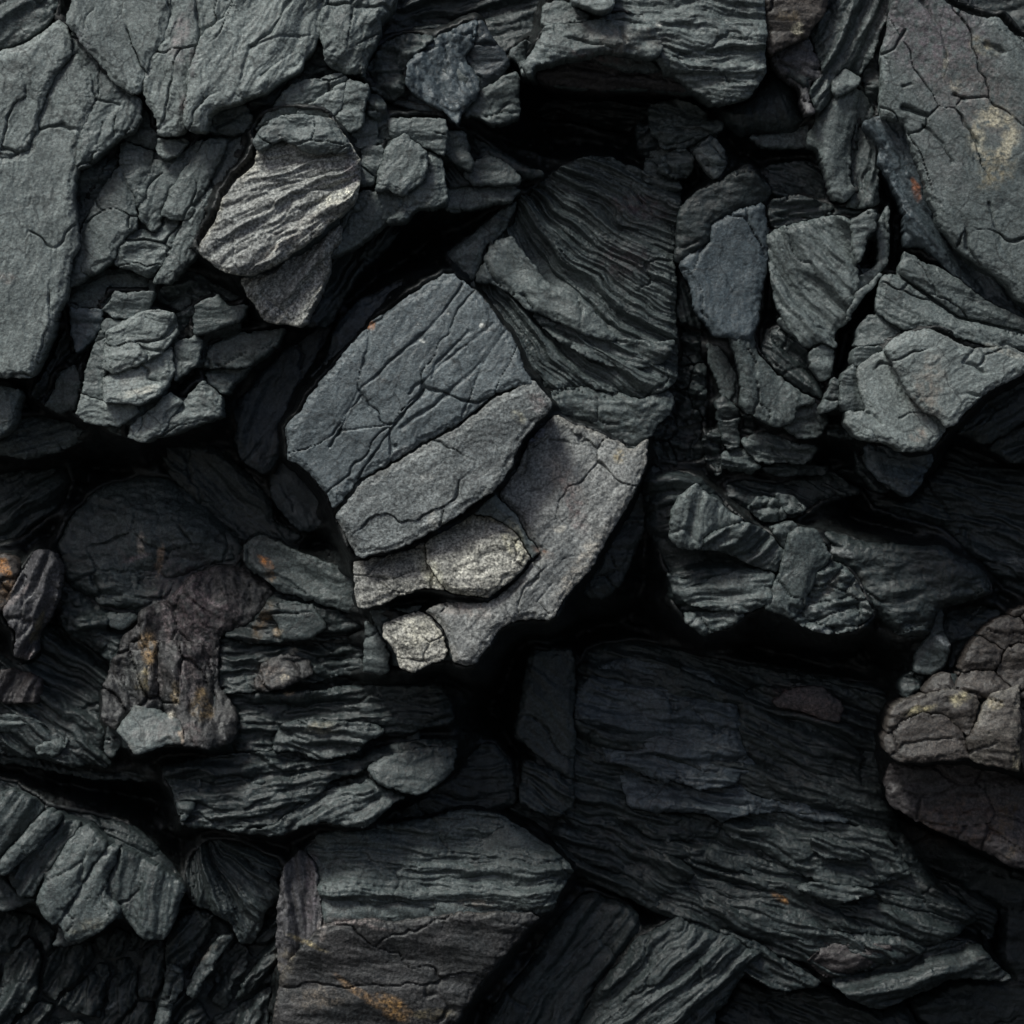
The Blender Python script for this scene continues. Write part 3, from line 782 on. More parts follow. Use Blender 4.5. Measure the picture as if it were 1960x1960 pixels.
rock('flaky_rock', 'cluster of small curled dark flakes beside the black hollow', 'rock', [
    P(B(1690,560, 1830,520, 1932,560, 2000,600, 1985,680, 1932,720, 1800,770, 1700,700), 40, gy=.1, tex='strata', ang=12, key='mid', rnd=12, name='flake'),
    P(C(0,640, 100,610, 210,640, 340,650, 330,700, 230,720, 130,780, 20,770), 55, gy=.15, tex='wave', ang=-10, key='mid', rnd=12, name='flake'),
    P(C(190,800, 280,720, 350,790, 360,870, 310,940, 250,880), 90, gy=.2, tex='crack', key='slate', rnd=12, name='flake', rim=(PALE, 7, .6)),
    P(C(20,830, 130,780, 190,830, 170,920, 90,940, 10,900), 60, gy=.2, tex='lump', key='mid', rnd=12, name='flake'),
    P(C(-110,640, 0,700, 20,780, -20,840, -100,800), 30, gy=.1, tex='lump', key='dark', rnd=12, name='flake'),
    P(C(-60,850, 30,910, 100,950, 120,1010, 0,1010, -80,950), 20, gy=.15, tex='strata', ang=10, key='mid', rnd=12, name='flake'),
], dz=-30)
# ================================================================== top right
rock('wedge_rock', 'brown wedge of rock with pale specks and purple grey lower half, at top edge', 'rock', [
    P(C(552,-120, 940,-120, 890,50, 805,150, 790,190, 620,260, 590,290, 570,200, 558,60), 130, gy=.1, tex='slab', key='brown', rnd=14),
    P(C(605,295, 640,262, 795,190, 862,320, 868,400, 800,430, 785,480, 800,560, 822,600, 780,592, 745,440, 640,360), 120, gy=.16, tex='crack', key='purple', rnd=12, name='chunk', rim=(PALE, 6, .5)),
])
rock('round_rock', 'smooth dark rounded rock hanging under the brown wedge', 'rock', [
    P(C(560,295, 640,370, 742,445, 765,590, 800,615, 720,690, 620,712, 530,690, 450,712, 350,655, 330,560, 450,520, 545,420), 55, gy=.2, tex='grain', ang=70, key='dark', rnd=30, amp=.6, dome=26, domew=60)])
rock('small_rock', 'thin grey ledge tucked under the smooth dark rounded rock', 'rock', [
    P(C(490,722, 640,718, 760,655, 812,640, 792,690, 832,770, 640,778, 530,762), 30, gy=.2, tex='slab', key='mid', rnd=12)])
rock('hanging_column', 'ragged hanging column of grey rock narrowing downwards, right of the brown wedge', 'rock', [
    P(C(945,-120, 1220,-120, 1222,60, 1180,160, 1110,320, 1072,385, 1000,345, 925,400, 918,500, 832,610, 790,480, 872,400, 862,320, 802,160, 895,60), 85, gy=.1, gx=-.05, tex='strata', ang=-62, key='mid', rnd=14),
    P(C(930,412, 1000,358, 1072,412, 1035,460, 950,502, 920,470), 104, gy=.18, sm=0, tex='slab', key='slate', rnd=14, name='knob', step=2.5),
    P(C(835,640, 925,505, 1030,465, 1056,482, 1050,600, 1022,690, 1012,870, 1030,1000, 990,1060, 932,1042, 890,900, 852,785, 800,762, 800,700), 95, gy=.06, gx=.05, tex='slab', ang=100, key='slate', rnd=14, sm=0, amp=.8, name='strip'),
    P(C(1060,480, 1105,520, 1140,620, 1092,660, 1102,700, 1150,745, 1162,1060, 1140,1085, 1060,1092, 1005,1082, 1042,1000, 1022,870, 1035,690), 80, gy=.06, gx=-.05, tex='strata', ang=95, key='mid', rnd=14, sm=0, amp=.8, name='strip'),
    P(C(1078,400, 1182,170, 1182,600, 1142,618, 1082,480), 55, gy=.05, tex='crack', key='dark', rnd=14, name='chunk'),
])
rock('lichen_slab', 'big smooth slab at the right edge with a yellow ring of lichen', 'slab', [
    P(C(1232,-120, 1360,-120, 1550,30, 1700,100, 1790,92, 1900,190, 2000,260, 2100,300, 2100,1660, 1932,1600, 1900,1580, 1850,1510, 1600,1330, 1492,1200, 1400,930, 1322,720, 1300,642, 1172,598, 1190,400, 1190,280, 1232,120), 165, gy=.05, gx=.06, tex='smooth', key='slate', step=2.0, ang=55, rnd=18,
      cuts=[(C(1190,280, 1250,250, 1310,150), 10, 4), (C(1300,560, 1420,610), 14, 5), (C(1400,660, 1500,760, 1545,860), 9, 4), (C(1740,1080, 1810,1300, 1900,1500), 9, 5), (C(1740,240, 1820,275), 16, 7), (C(1290,450, 1340,435), 10, 4), (C(1570,500, 1620,525), 12, 5), (C(1400,0, 1500,160, 1530,300), 8, 5)]),
    P(C(1082,652, 1180,612, 1298,645, 1320,725, 1400,930, 1492,1205, 1600,1335, 1850,1515, 1900,1585, 2100,1670, 2100,1730, 1900,1660, 1740,1585, 1540,1430, 1400,1300, 1310,1290, 1292,1080, 1200,900, 1162,850, 1180,770, 1120,700), 118, gy=.02, gx=-.10, tex='fine', ang=52, key='blue', rnd=14, name='side_layer', amp=.7),
])
rock('dark_rock', 'dark rock in the top right corner behind the lichen slab', 'rock', [
    P(C(1370,-120, 2100,-120, 2100,290, 2000,250, 1900,185, 1790,88, 1700,96, 1550,26), 60, gy=.1, tex='crack', key='dark', rnd=18)])
rock('layered_slabs', 'stack of thick tilted grey layers fanning to the right edge below the lichen slab', 'slab', [
    P(C(1310,1312, 1400,1372, 1540,1432, 1740,1592, 1900,1662, 2100,1730, 2100,1800, 1900,1745, 1700,1692, 1600,1672, 1480,1590, 1250,1432, 1290,1350), 140, gy=.14, tex='slab', ang=32, key='slate', step=2.0, rnd=14, gap=1.5, name='layer', sm=2),
    P(C(1190,1442, 1245,1432, 1480,1600, 1600,1682, 1700,1700, 1900,1755, 2100,1810, 2100,1890, 1900,1850, 1700,1832, 1550,1772, 1450,1732, 1300,1752, 1140,1642, 1152,1550), 160, gy=.14, tex='slab', ang=28, key='slate', step=2.0, rnd=14, gap=1.5, name='layer', sm=2),
    P(C(1055,1750, 1130,1652, 1298,1755, 1190,1812, 1040,1832), 140, gy=.12, tex='slab', key='slate', step=2.0, rnd=12, name='layer'),
    P(F(1560,60, 1700,90, 1850,80, 1932,110, 2050,200, 2080,60, 1850,40, 1700,50, 1560,20), 120, gy=.1, tex='slab', key='slate', step=2.0, rnd=12, name='layer'),
])
rock('pale_block', 'brightest grey block at right with a thin crack and faint orange stain', 'rock', [
    P(F(1192,102, 1300,22, 1430,0, 1550,60, 1670,110, 1850,92, 1932,132, 1985,200, 1700,352, 1530,522, 1470,462, 1390,432, 1312,310, 1240,170), 215, gy=.16, gx=-.02, tex='smooth', ang=-30, key='pale', step=2.0, rnd=16,
      cuts=[(F(1680,100, 1610,180, 1680,190, 1720,230), 9, 4), (F(1600,340, 1700,350), 7, 3)], rim=(PALE, 8, .6)),
    P(F(1058,200, 1190,108, 1236,172, 1308,312, 1386,436, 1466,466, 1522,530, 1430,642, 1300,642, 1220,602, 1060,582, 1000,502, 1000,444, 1105,444, 1068,310), 200, gy=.18, tex='smooth', ang=60, key='pale', step=2.0, rnd=14,
      cuts=[(F(1270,470, 1330,440, 1440,445), 7, 3), (F(1100,440, 1180,500), 8, 4)], rim=(PALE, 8, .5)),
    P(F(988,222, 1042,190, 1070,380, 1108,442, 1002,440, 962,380, 972,280), 180, gy=.12, tex='slab', key='slate', step=2.0, rnd=12, name='chunk'),
    P(F(862,442, 930,262, 952,275, 952,422), 160, gy=.12, tex='slab', key='slate', step=2.0, rnd=10, name='chunk', rim=(PALE, 6, .5)),
    P(F(1050,100, 1185,92, 1120,150, 1050,190, 1035,160), 165, gy=.1, tex='slab', key='slate', step=2.0, rnd=12, name='chunk'),
], dz=20)
rock('dark_slab', 'dark slabs receding under the brightest block at the right edge', 'slab', [
    P(F(1565,535, 1700,372, 1932,240, 2100,180, 2100,440, 1932,480, 1740,610), 60, gy=.1, tex='grain', ang=-25, key='dark', rnd=16, name='slab'),
    P(F(1750,625, 1932,490, 2100,450, 2100,720, 1850,702), 20, gy=.12, tex='grain', ang=-25, key='dark', rnd=16, name='slab'),
])
rock('shield_rock', 'bluish shield shaped rock hanging directly under the brightest block', 'rock', [
    P(F(1105,612, 1220,616, 1300,655, 1440,652, 1448,700, 1400,790, 1330,882, 1280,855, 1180,800, 1110,720), 90, gy=.15, tex='grain', ang=10, key='blue', rnd=16),
    P(F(1050,640, 1098,612, 1104,720, 1180,812, 1240,850, 1160,860, 1070,760), 50, gy=.1, tex='strata', ang=50, key='dark', rnd=12, name='chunk'),
])
# ================================================================== middle right
rock('blunt_slab', 'smooth bluish slab narrowing to a rounded lower end, middle right', 'slab', [
    P(C(108,1110, 230,1000, 340,960, 460,880, 500,902, 600,1000, 565,1060, 400,1110, 270,1172, 270,1260, 122,1385, 92,1370), 78, gy=.05, tex='crack', key='dark', rnd=14, amp=.7),
    P(C(275,1178, 400,1118, 562,1068, 582,1230, 572,1400, 550,1560, 500,1790, 400,1790, 300,1762, 200,1650, 170,1500, 112,1390, 270,1270), 92, gy=.10, gx=-.04, tex='smooth', ang=90, key='blue', rnd=18),
    P(F(378,0, 500,0, 520,120, 600,220, 740,330, 835,392, 740,402, 700,490, 650,520, 480,440, 440,400, 442,220, 385,60), 100, gy=.06, tex='slab', ang=80, key='mid', rnd=14, name='chunk'),
])
rock('angular_block', 'angular grey block with diagonal ribs left of the long dark crevice', 'rock', [
    P(C(590,1215, 880,1142, 1005,1152, 1030,1300, 1048,1420, 1060,1480, 1000,1700, 930,1760, 938,1838, 850,1800, 790,1842, 700,1752, 625,1602, 592,1400), 105, gy=.08, gx=.10, tex='strata', ang=48, key='slate', rnd=14, amp=.8),
    P(C(1015,1160, 1150,1102, 1150,1200, 1092,1258, 1062,1400, 1034,1300), 120, gy=.05, tex='slab', key='slate', rnd=10, name='flake'),
    P(C(1160,1205, 1216,1068, 1212,1385, 1120,1480, 1052,1540, 1050,1480, 1170,1390), 95, gy=.05, tex='slab', key='slate', rnd=9, name='flake'),
    P(C(1052,1545, 1120,1490, 1180,1440, 1160,1480, 1060,1580, 1010,1690, 1000,1640), 130, gy=.05, tex='slab', key='slate', rnd=9, name='flake'),
    P(C(590,1060, 720,1040, 880,1070, 930,1100, 870,1135, 592,1205), 60, gy=.10, tex='strata', ang=-8, key='dark', rnd=10, name='flake'),
    P(C(560,880, 780,850, 870,900, 920,1040, 860,1060, 720,1035, 610,1040, 600,990), 20, gy=.10, tex='strata', ang=20, key='dark', rnd=14, name='flake'),
    P(C(960,1090, 1140,1092, 1010,1145, 890,1138), 50, gy=.1, tex='lump', key='dark', rnd=10, name='flake'),
])
rock('ribbed_rock', 'narrow ribbed rock with slanting sharp edges below the angular block', 'rock', [
    P(F(570,0, 640,-10, 720,40, 790,110, 800,200, 870,282, 862,380, 760,320, 620,210, 560,110), 80, gy=.05, gx=.1, tex='strata', ang=42, key='dark', rnd=12),
    P(F(640,-60, 720,-20, 790,40, 870,-10, 940,-10, 930,60, 870,80, 800,100, 720,30, 650,-20), 110, gy=.08, tex='slab', key='slate', rnd=12, name='chunk'),
    P(F(802,132, 870,85, 930,112, 902,250, 872,280, 812,190), 118, gy=.1, tex='slab', key='slate', rnd=11, name='chunk'),
    P(F(722,405, 850,402, 900,470, 862,560, 780,572, 705,545, 662,522), 90, gy=.14, tex='crack', key='mid', rnd=12, name='chunk'),
    P(F(860,460, 980,440, 1010,510, 1050,590, 900,560), 60, gy=.14, tex='strata', ang=0, key='dark', rnd=12, name='chunk'),
])
rock('crevice_filling', 'dark fractured rock lining the long crevice between angular block and pale block', 'rock', [
    P(C(1220,1000, 1292,1090, 1300,1300, 1245,1420, 1185,1440, 1140,1550, 1130,1650, 1045,1750, 1035,1840, 1000,1932)+F(1040,60, 960,260, 930,255, 900,240, 930,110, 940,0)+C(1010,1720, 1070,1590, 1215,1400), -10, gy=0, tex='lump', key='dark', rnd=14)])
rock('narrow_rock', 'dark narrow slivers standing in the gap beside the smooth bluish slab', 'rock', [
    P(F(262,62, 330,92, 430,222, 432,425, 340,342, 275,180), 30, gy=.05, tex='slab', ang=60, key='mid', rnd=12, name='sliver'),
    P(F(130,-380, 180,-120, 230,0, 110,-40, 105,-260), 20, gy=.05, tex='strata', ang=80, key='dark', rnd=12, name='sliver'),
    P(F(300,380, 350,350, 430,430, 430,540, 420,620, 360,640, 320,500), 40, gy=.05, tex='crack', key='dark', rnd=12, name='sliver'),
])
rock('cracked_column', 'dark column crazed with small cracks right of the fan shaped rock', 'rock', [
    P(C(0,1150, 90,1140, 105,1500, 110,1932)+F(110,0, 225,20, 245,200, 245,560, 250,700, 110,715, -20,690, -60,600, -40,500, -10,400), 25, gy=.05, tex='lump', key='dark', rnd=12, cells=16, cang=80, zj=8, name='chunk', cstr=1.3)], dz=-20)
rock('shelf_rock', 'thin curved shelves of dark rock under the ribbed rock', 'rock', [
    P(F(440,582, 560,542, 700,602, 852,622, 780,702, 700,712, 600,702, 520,690, 480,650), 55, gy=.2, tex='wave', ang=8, key='mid', rnd=12, name='shelf'),
    P(F(340,660, 440,622, 500,680, 545,725, 480,765, 345,722), 40, gy=.2, tex='wave', ang=8, key='mid', rnd=12, name='shelf'),
    P(F(540,725, 720,715, 900,722, 880,760, 700,770, 600,765), 10, gy=.2, tex='strata', ang=0, key='dark', rnd=10, name='shelf'),
    P(F(435,450, 480,460, 640,530, 560,538, 440,575), 30, gy=.1, tex='strata', ang=15, key='dark', rnd=10, name='shelf'),
    P(F(240,560, 330,520, 345,640, 330,780, 250,700), 30, gy=.1, tex='lump', key='dark', rnd=10, name='shelf'),
])
rock('flat_rock', 'dark flat rock with glinting lumps ending in a point, middle right', 'rock', [
    P(F(352,800, 500,790, 640,800, 900,742, 1085,862, 885,912, 722,1012, 640,1000, 560,1045, 450,960, 360,880), 10, gy=.14, tex='strata', ang=22, key='dark', rnd=16),
    P(F(470,940, 530,880, 620,900, 682,985, 600,1010, 560,1015), 45, gy=.2, tex='lump', key='mid', rnd=12, name='lump'),
    P(F(620,870, 700,880, 780,950, 700,975, 640,920), 40, gy=.2, tex='lump', key='mid', rnd=12, name='lump'),
])
rock('faceted_boulder', 'dark boulder with one bright triangular facet, right of the central slab', 'boulder', [
    P(F(-80,760, 100,742, 240,800, 360,900, 442,1000, 560,1052, 690,1182, 640,1262, 600,1452, 440,1502, 390,1570, 230,1612, 150,1542, 60,1452, 50,1300, 0,1200, -60,1050), 25, gy=.12, tex='strata', ang=-8, key='dark', rnd=26, dome=20),
    P(F(118,880, 200,822, 290,890, 442,1008, 255,1090, 212,1160, 105,1152, 58,1105, 80,960), 80, gy=.05, tex='grain', ang=100, key='slate', rnd=14, sm=0, name='facet'),
    P(F(262,1095, 445,1018, 560,1068, 682,1185, 622,1272, 560,1272, 440,1215, 300,1165, 225,1165), 62, gy=.1, tex='strata', ang=-38, key='mid', rnd=12, sm=0, name='facet'),
    P(F(60,1290, 200,1330, 400,1290, 560,1275, 610,1300, 595,1450, 440,1495, 300,1480, 160,1440, 80,1400), 50, gy=.25, tex='strata', ang=-6, key='mid', rnd=14, sm=0, name='facet', amp=.7),
    P(F(150,1500, 280,1500, 400,1480, 440,1505, 388,1572, 232,1612, 150,1550), 60, gy=.2, tex='lump', key='mid', rnd=12, sm=0, name='facet', amp=.7),
], dz=60)
rock('knuckle_rock', 'grey ridge backed rock with a glinting hollow, right of the faceted boulder', 'rock', [
    P(F(700,1082, 740,1040, 832,1062, 872,1130, 920,1200, 900,1232, 832,1292, 772,1450, 700,1522, 562,1480, 642,1290), 58, gy=.06, gx=-.05, tex='slab', ang=110, key='mid', rnd=12, sm=0, amp=.8),
    P(F(775,1452, 835,1300, 930,1235, 1005,1262, 1080,1400, 1142,1500, 1000,1602, 850,1602, 705,1532), 45, gy=.25, tex='lump', key='mid', rnd=14, name='chunk'),
    P(F(832,1052, 920,1062, 1050,1122, 1300,1142, 1500,1152, 1650,1240, 1740,1300, 1760,1400, 1600,1440, 1480,1482, 1440,1602, 1300,1640, 1140,1490, 1090,1400, 1010,1258, 925,1215, 880,1130), 15, gy=.14, tex='crack', key='dark', rnd=22),
    P(F(580,1050, 700,1010, 735,1040, 698,1080, 690,1172), 30, gy=.1, tex='crack', key='mid', rnd=12, name='chunk'),
], dz=60)
rock('dark_rock', 'big unlit rock mass at the right edge above the brown cobbled stone', 'rock', [
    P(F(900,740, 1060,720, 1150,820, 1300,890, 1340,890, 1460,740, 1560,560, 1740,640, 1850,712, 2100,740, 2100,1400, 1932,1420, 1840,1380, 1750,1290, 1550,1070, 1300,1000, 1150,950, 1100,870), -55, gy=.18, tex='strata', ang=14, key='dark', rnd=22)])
rock('small_rock', 'small shield like stone with a pale chip, above left of the brown cobbled stone', 'rock', [
    P(F(1462,1500, 1500,1470, 1502,1600, 1545,1680, 1520,1780, 1430,1832, 1350,1802, 1370,1700, 1430,1620), 55, gy=.12, tex='slab', key='low', rnd=14)])
rock('small_rock', 'little dark pebble at the left tip of the brown cobbled stone', 'rock', [
    P(I(1275,130, 1340,80, 1400,90, 1380,170, 1330,215, 1285,190), 40, gy=.14, tex='crack', key='dark', rnd=10)])
rock('dark_rock', 'dark rough rock behind the small shield like stone', 'rock', [
    P(F(1500,1480, 1640,1440, 1800,1450, 1850,1500, 1780,1560, 1680,1640, 1600,1760, 1530,1840, 1440,1900, 1440,1835, 1525,1782, 1550,1680, 1505,1600), 0, gy=.1, tex='crack', key='dark', rnd=14)])
rock('cobbled_stone', 'brown stone netted with dark cracks like cobbles, at the right edge', 'rock', [
    P(F(1560,1900, 1640,1700, 1720,1600, 1800,1540, 1932,1470, 2100,1400, 2100,1960, 1980,1850, 1960,1950, 1870,1932)+I(1700,200, 1560,150, 1400,190, 1450,110, 1540,80), 95, gy=.16, tex='slab', key='brown', rnd=8, cells=11, zj=5, name='cobble', jag=3),
    P(I(1190,432, 1280,345, 1400,285, 1520,312, 1600,385, 1640,520, 1480,546, 1270,540, 1200,482), 130, gy=.12, tex='slab', key='brown', rnd=8, name='cobble', sm=0, amp=.7),
    P(I(1250,250, 1400,205, 1560,155, 1705,205, 1640,405, 1600,370, 1530,300, 1400,270, 1290,320, 1200,400), 120, gy=.14, tex='slab', key='brown', rnd=8, name='cobble', rim=((.30,.27,.22), 12, .4)),
    P(I(1648,520, 1632,430, 1692,332, 1760,192, 1912,152, 1908,592, 1760,562, 1685,545), 135, gy=.12, tex='slab', key='brown', rnd=12, sm=0, rim=((.30,.28,.24), 20, .7), name='cobble'),
    P(I(1918,150, 2100,120, 2100,620, 1915,590), 105, gy=.16, tex='slab', key='brown', rnd=8, name='cobble'),
])
rock('rusty_rock', 'shadowed rust brown slab lying under the cobbled stone', 'rock', [
    P(I(1235,560, 1275,545, 1640,535, 1760,565, 2100,640, 2100,1160, 1990,1122, 1850,1092, 1700,1000, 1540,932, 1330,842, 1222,772, 1210,650), 30, gy=.12, gx=.02, tex='crack', key='plum', rnd=14, amp=.8)])

# ================================================================== the centre
rock('central_slab', 'large tilted grey slab with long cracks in the centre of the photo', 'slab', [
    P(O(540,835, 536,805, 560,780, 600,722, 690,615, 760,563, 850,508, 880,530, 930,580, 975,650, 990,700, 1012,728)+E(960,310, 870,340, 700,490, 450,630, 260,745, 150,795, 40,945, 0,955)+O(630,960, 590,900, 545,868), 165, gy=.10, gx=.08, tex='smooth', key='bluegrey', ang=-60, rnd=10, step=2.0, gap=.5, amp=.9,
      cuts=[(E(500,320, 350,500, 210,700, 150,790), 14, 3), (E(350,500, 200,520, 60,530, 0,620), 11, 3), (E(740,10, 560,190, 540,260), 10, 3), (E(300,200, 150,330, 40,560), 9, 3), (E(1000,-100, 800,200, 700,480), 7, 3), (B(880,1700, 620,1900, 420,2080), 8, 4), (B(700,1500, 560,1700, 300,1932), 8, 5), (E(720,80, 750,130), 8, 3), (E(800,180, 560,400, 380,520), 7, 4)]),
    P(E(160,802, 265,752, 455,638, 705,498, 875,350, 970,318, 1075,262, 1185,378, 1172,420, 1080,530, 1000,610, 960,740, 880,850, 700,970, 560,1062, 350,1172, 160,1215, 110,1130, 40,1010, 35,985), 184, gy=.13, gx=.08, tex='smooth', key='silver', ang=-30, rnd=6, step=2.0, gap=.5, amp=.9, name='edge_band', rim=((.34,.33,.30), 12, .5)),
], dz=42, dgy=.02)
rock('stone_band', 'narrow curved band of speckled tan stone under the central slab', 'slab', [
    P(E(135,1232, 330,1198, 500,1130, 512,1232, 560,1310, 615,1376, 500,1372, 400,1392, 320,1440, 200,1480, 160,1472, 128,1370), 205, gy=.34, tex='crack', key='tan', rnd=8, step=2.0, gap=-.8, amp=.6, sm=0, name='band_piece'),
    P(E(508,1126, 700,1015, 760,982, 850,1000, 940,1050, 1000,1100, 1060,1212, 950,1330, 850,1412, 780,1402, 625,1380, 568,1306, 520,1232), 210, gy=.32, tex='crack', key='tan', rnd=8, step=2.0, gap=-.8, amp=.6, sm=0, name='band_piece', rim=((.55,.52,.40), 14, .7)),
    P(E(768,975, 880,872, 1000,1012, 1105,1180, 1072,1212, 1008,1092, 945,1042, 855,992), 195, gy=.12, tex='slab', key='slate', rnd=11, step=2.0, gap=-.8, amp=.7, sm=0, name='band_piece'),
])
rock('curved_slab', 'big mottled slab with a long straight lower right edge, right of the tan band', 'slab', [
    P(E(1172,472, 1200,442, 1300,502, 1560,602, 1602,642, 1692,572, 1682,700, 1622,850, 1522,1020, 1432,1182, 1192,1500, 1162,1532, 1000,1530, 900,1572, 822,1692, 750,1772, 660,1752, 640,1660, 600,1570, 500,1478, 700,1442, 860,1450, 1085,1225, 1115,1180, 1008,1008, 888,866, 985,760, 1040,625), 190, gy=.24, gx=.03, tex='slab', key='mottle', ang=-50, rnd=14, step=2.0, gap=-.8, amp=.75, rim=((.34,.32,.28), 16, .7),
      cuts=[(E(1080,1240, 1180,1340, 1100,1440, 1160,1500), 8, 4), (E(890,870, 960,780), 8, 3), (E(1000,560, 1560,640), 4, 3)]),
    P(E(290,1562, 350,1522, 470,1492, 540,1532, 600,1622, 622,1690, 600,1742, 440,1812, 380,1792, 330,1690, 280,1622), 215, gy=.32, tex='crack', key='tan', rnd=9, step=2.0, gap=-.8, amp=.6, sm=0, name='corner_chunk'),
    P(E(225,1500, 480,1462, 465,1486, 350,1516, 285,1558, 300,1640, 270,1620), 165, gy=.1, tex='crack', key='mid', rnd=9, sm=0, name='corner_chunk'),
    P(E(198,1560, 238,1580, 312,1722, 300,1802, 262,1822, 180,1800, 190,1700), 150, gy=.1, tex='slab', key='slate', rnd=11, sm=0, name='corner_chunk'),
], dz=-5)
rock('fan_rock', 'dark rock with many curved laminations fanning down to the right of centre', 'rock', [
    P(B(1010,1045, 1150,930, 1330,830, 1500,820, 1700,930, 1850,990, 1860,1150, 1820,1300, 1830,1560, 1840,1900, 1820,2010)+E(1780,320, 1650,372, 1500,330, 1250,296, 1140,345, 1080,270, 1040,190, 1010,100, 940,0)+B(860,1640, 700,1500, 760,1480, 830,1280, 950,1200), 60, gy=.06, tex='fine', key='mid', fan=(950, 320, 620, 1400, 130), rnd=16, step=2.0, amp=1.25),
    P(B(610,1352, 720,1270, 860,1160, 1000,1050, 930,1200, 830,1290, 762,1482, 690,1440), 75, gy=.05, tex='slab', key='mid', rnd=12, name='plate'),
    P(B(770,1482, 880,1262, 960,1252, 1080,1402, 1150,1502, 1300,1562, 1450,1702, 1520,1800, 1350,1762, 1150,1662, 1050,1640, 960,1552, 870,1492), 92, gy=.10, tex='slab', key='slate', ang=40, rnd=12, name='plate'),
    P(E(1142,352, 1250,302, 1500,340, 1650,382, 1780,325, 1822,372, 1782,462, 1722,512, 1700,562, 1602,636, 1450,556, 1205,436), 95, gy=.08, tex='crack', key='mid', rnd=12, name='ledge'),
    P(E(1060,-90, 1300,-60, 1560,60, 1760,80, 1830,60, 1790,160, 1600,220, 1400,160, 1200,60), 88, gy=.12, tex='fine', ang=18, key='mid', rnd=10, name='plate'),
], dz=-20, dgy=.06)
rock('dark_rock', 'shadowed dark slab standing out below the curved slab right edge', 'rock', [
    P(E(1300,1400, 1420,1210, 1530,1030, 1700,700, 1790,760, 1760,960, 1640,1090, 1560,1290, 1480,1402, 1400,1420), 40, gy=.05, tex='slab', key='dark', rnd=18)])
rock('back_slab', 'dim bluish slab peeking out behind the left side of the central slab', 'slab', [
    P(D(1250,400, 1380,220, 1560,60, 1700,-60, 1830,-120, 1740,60, 1560,380, 1488,530, 1490,660, 1402,772, 1275,682, 1245,560), 20, gy=.05, tex='slab', ang=-60, key='ink', rnd=18),
    P(D(1432,765, 1495,640, 1560,722, 1680,860, 1755,960, 1762,1032, 1600,1082, 1440,900), 0, gy=.05, tex='slab', ang=50, key='ink', rnd=16, name='chunk'),
    P(B(0,1900, 40,1720, 150,1600, 340,1500, 560,1420, 430,1500, 330,1560, 250,1720, 60,1900, -100,2000), 60, gy=.1, tex='slab', ang=-40, key='ink', rnd=14, name='chunk'),
])
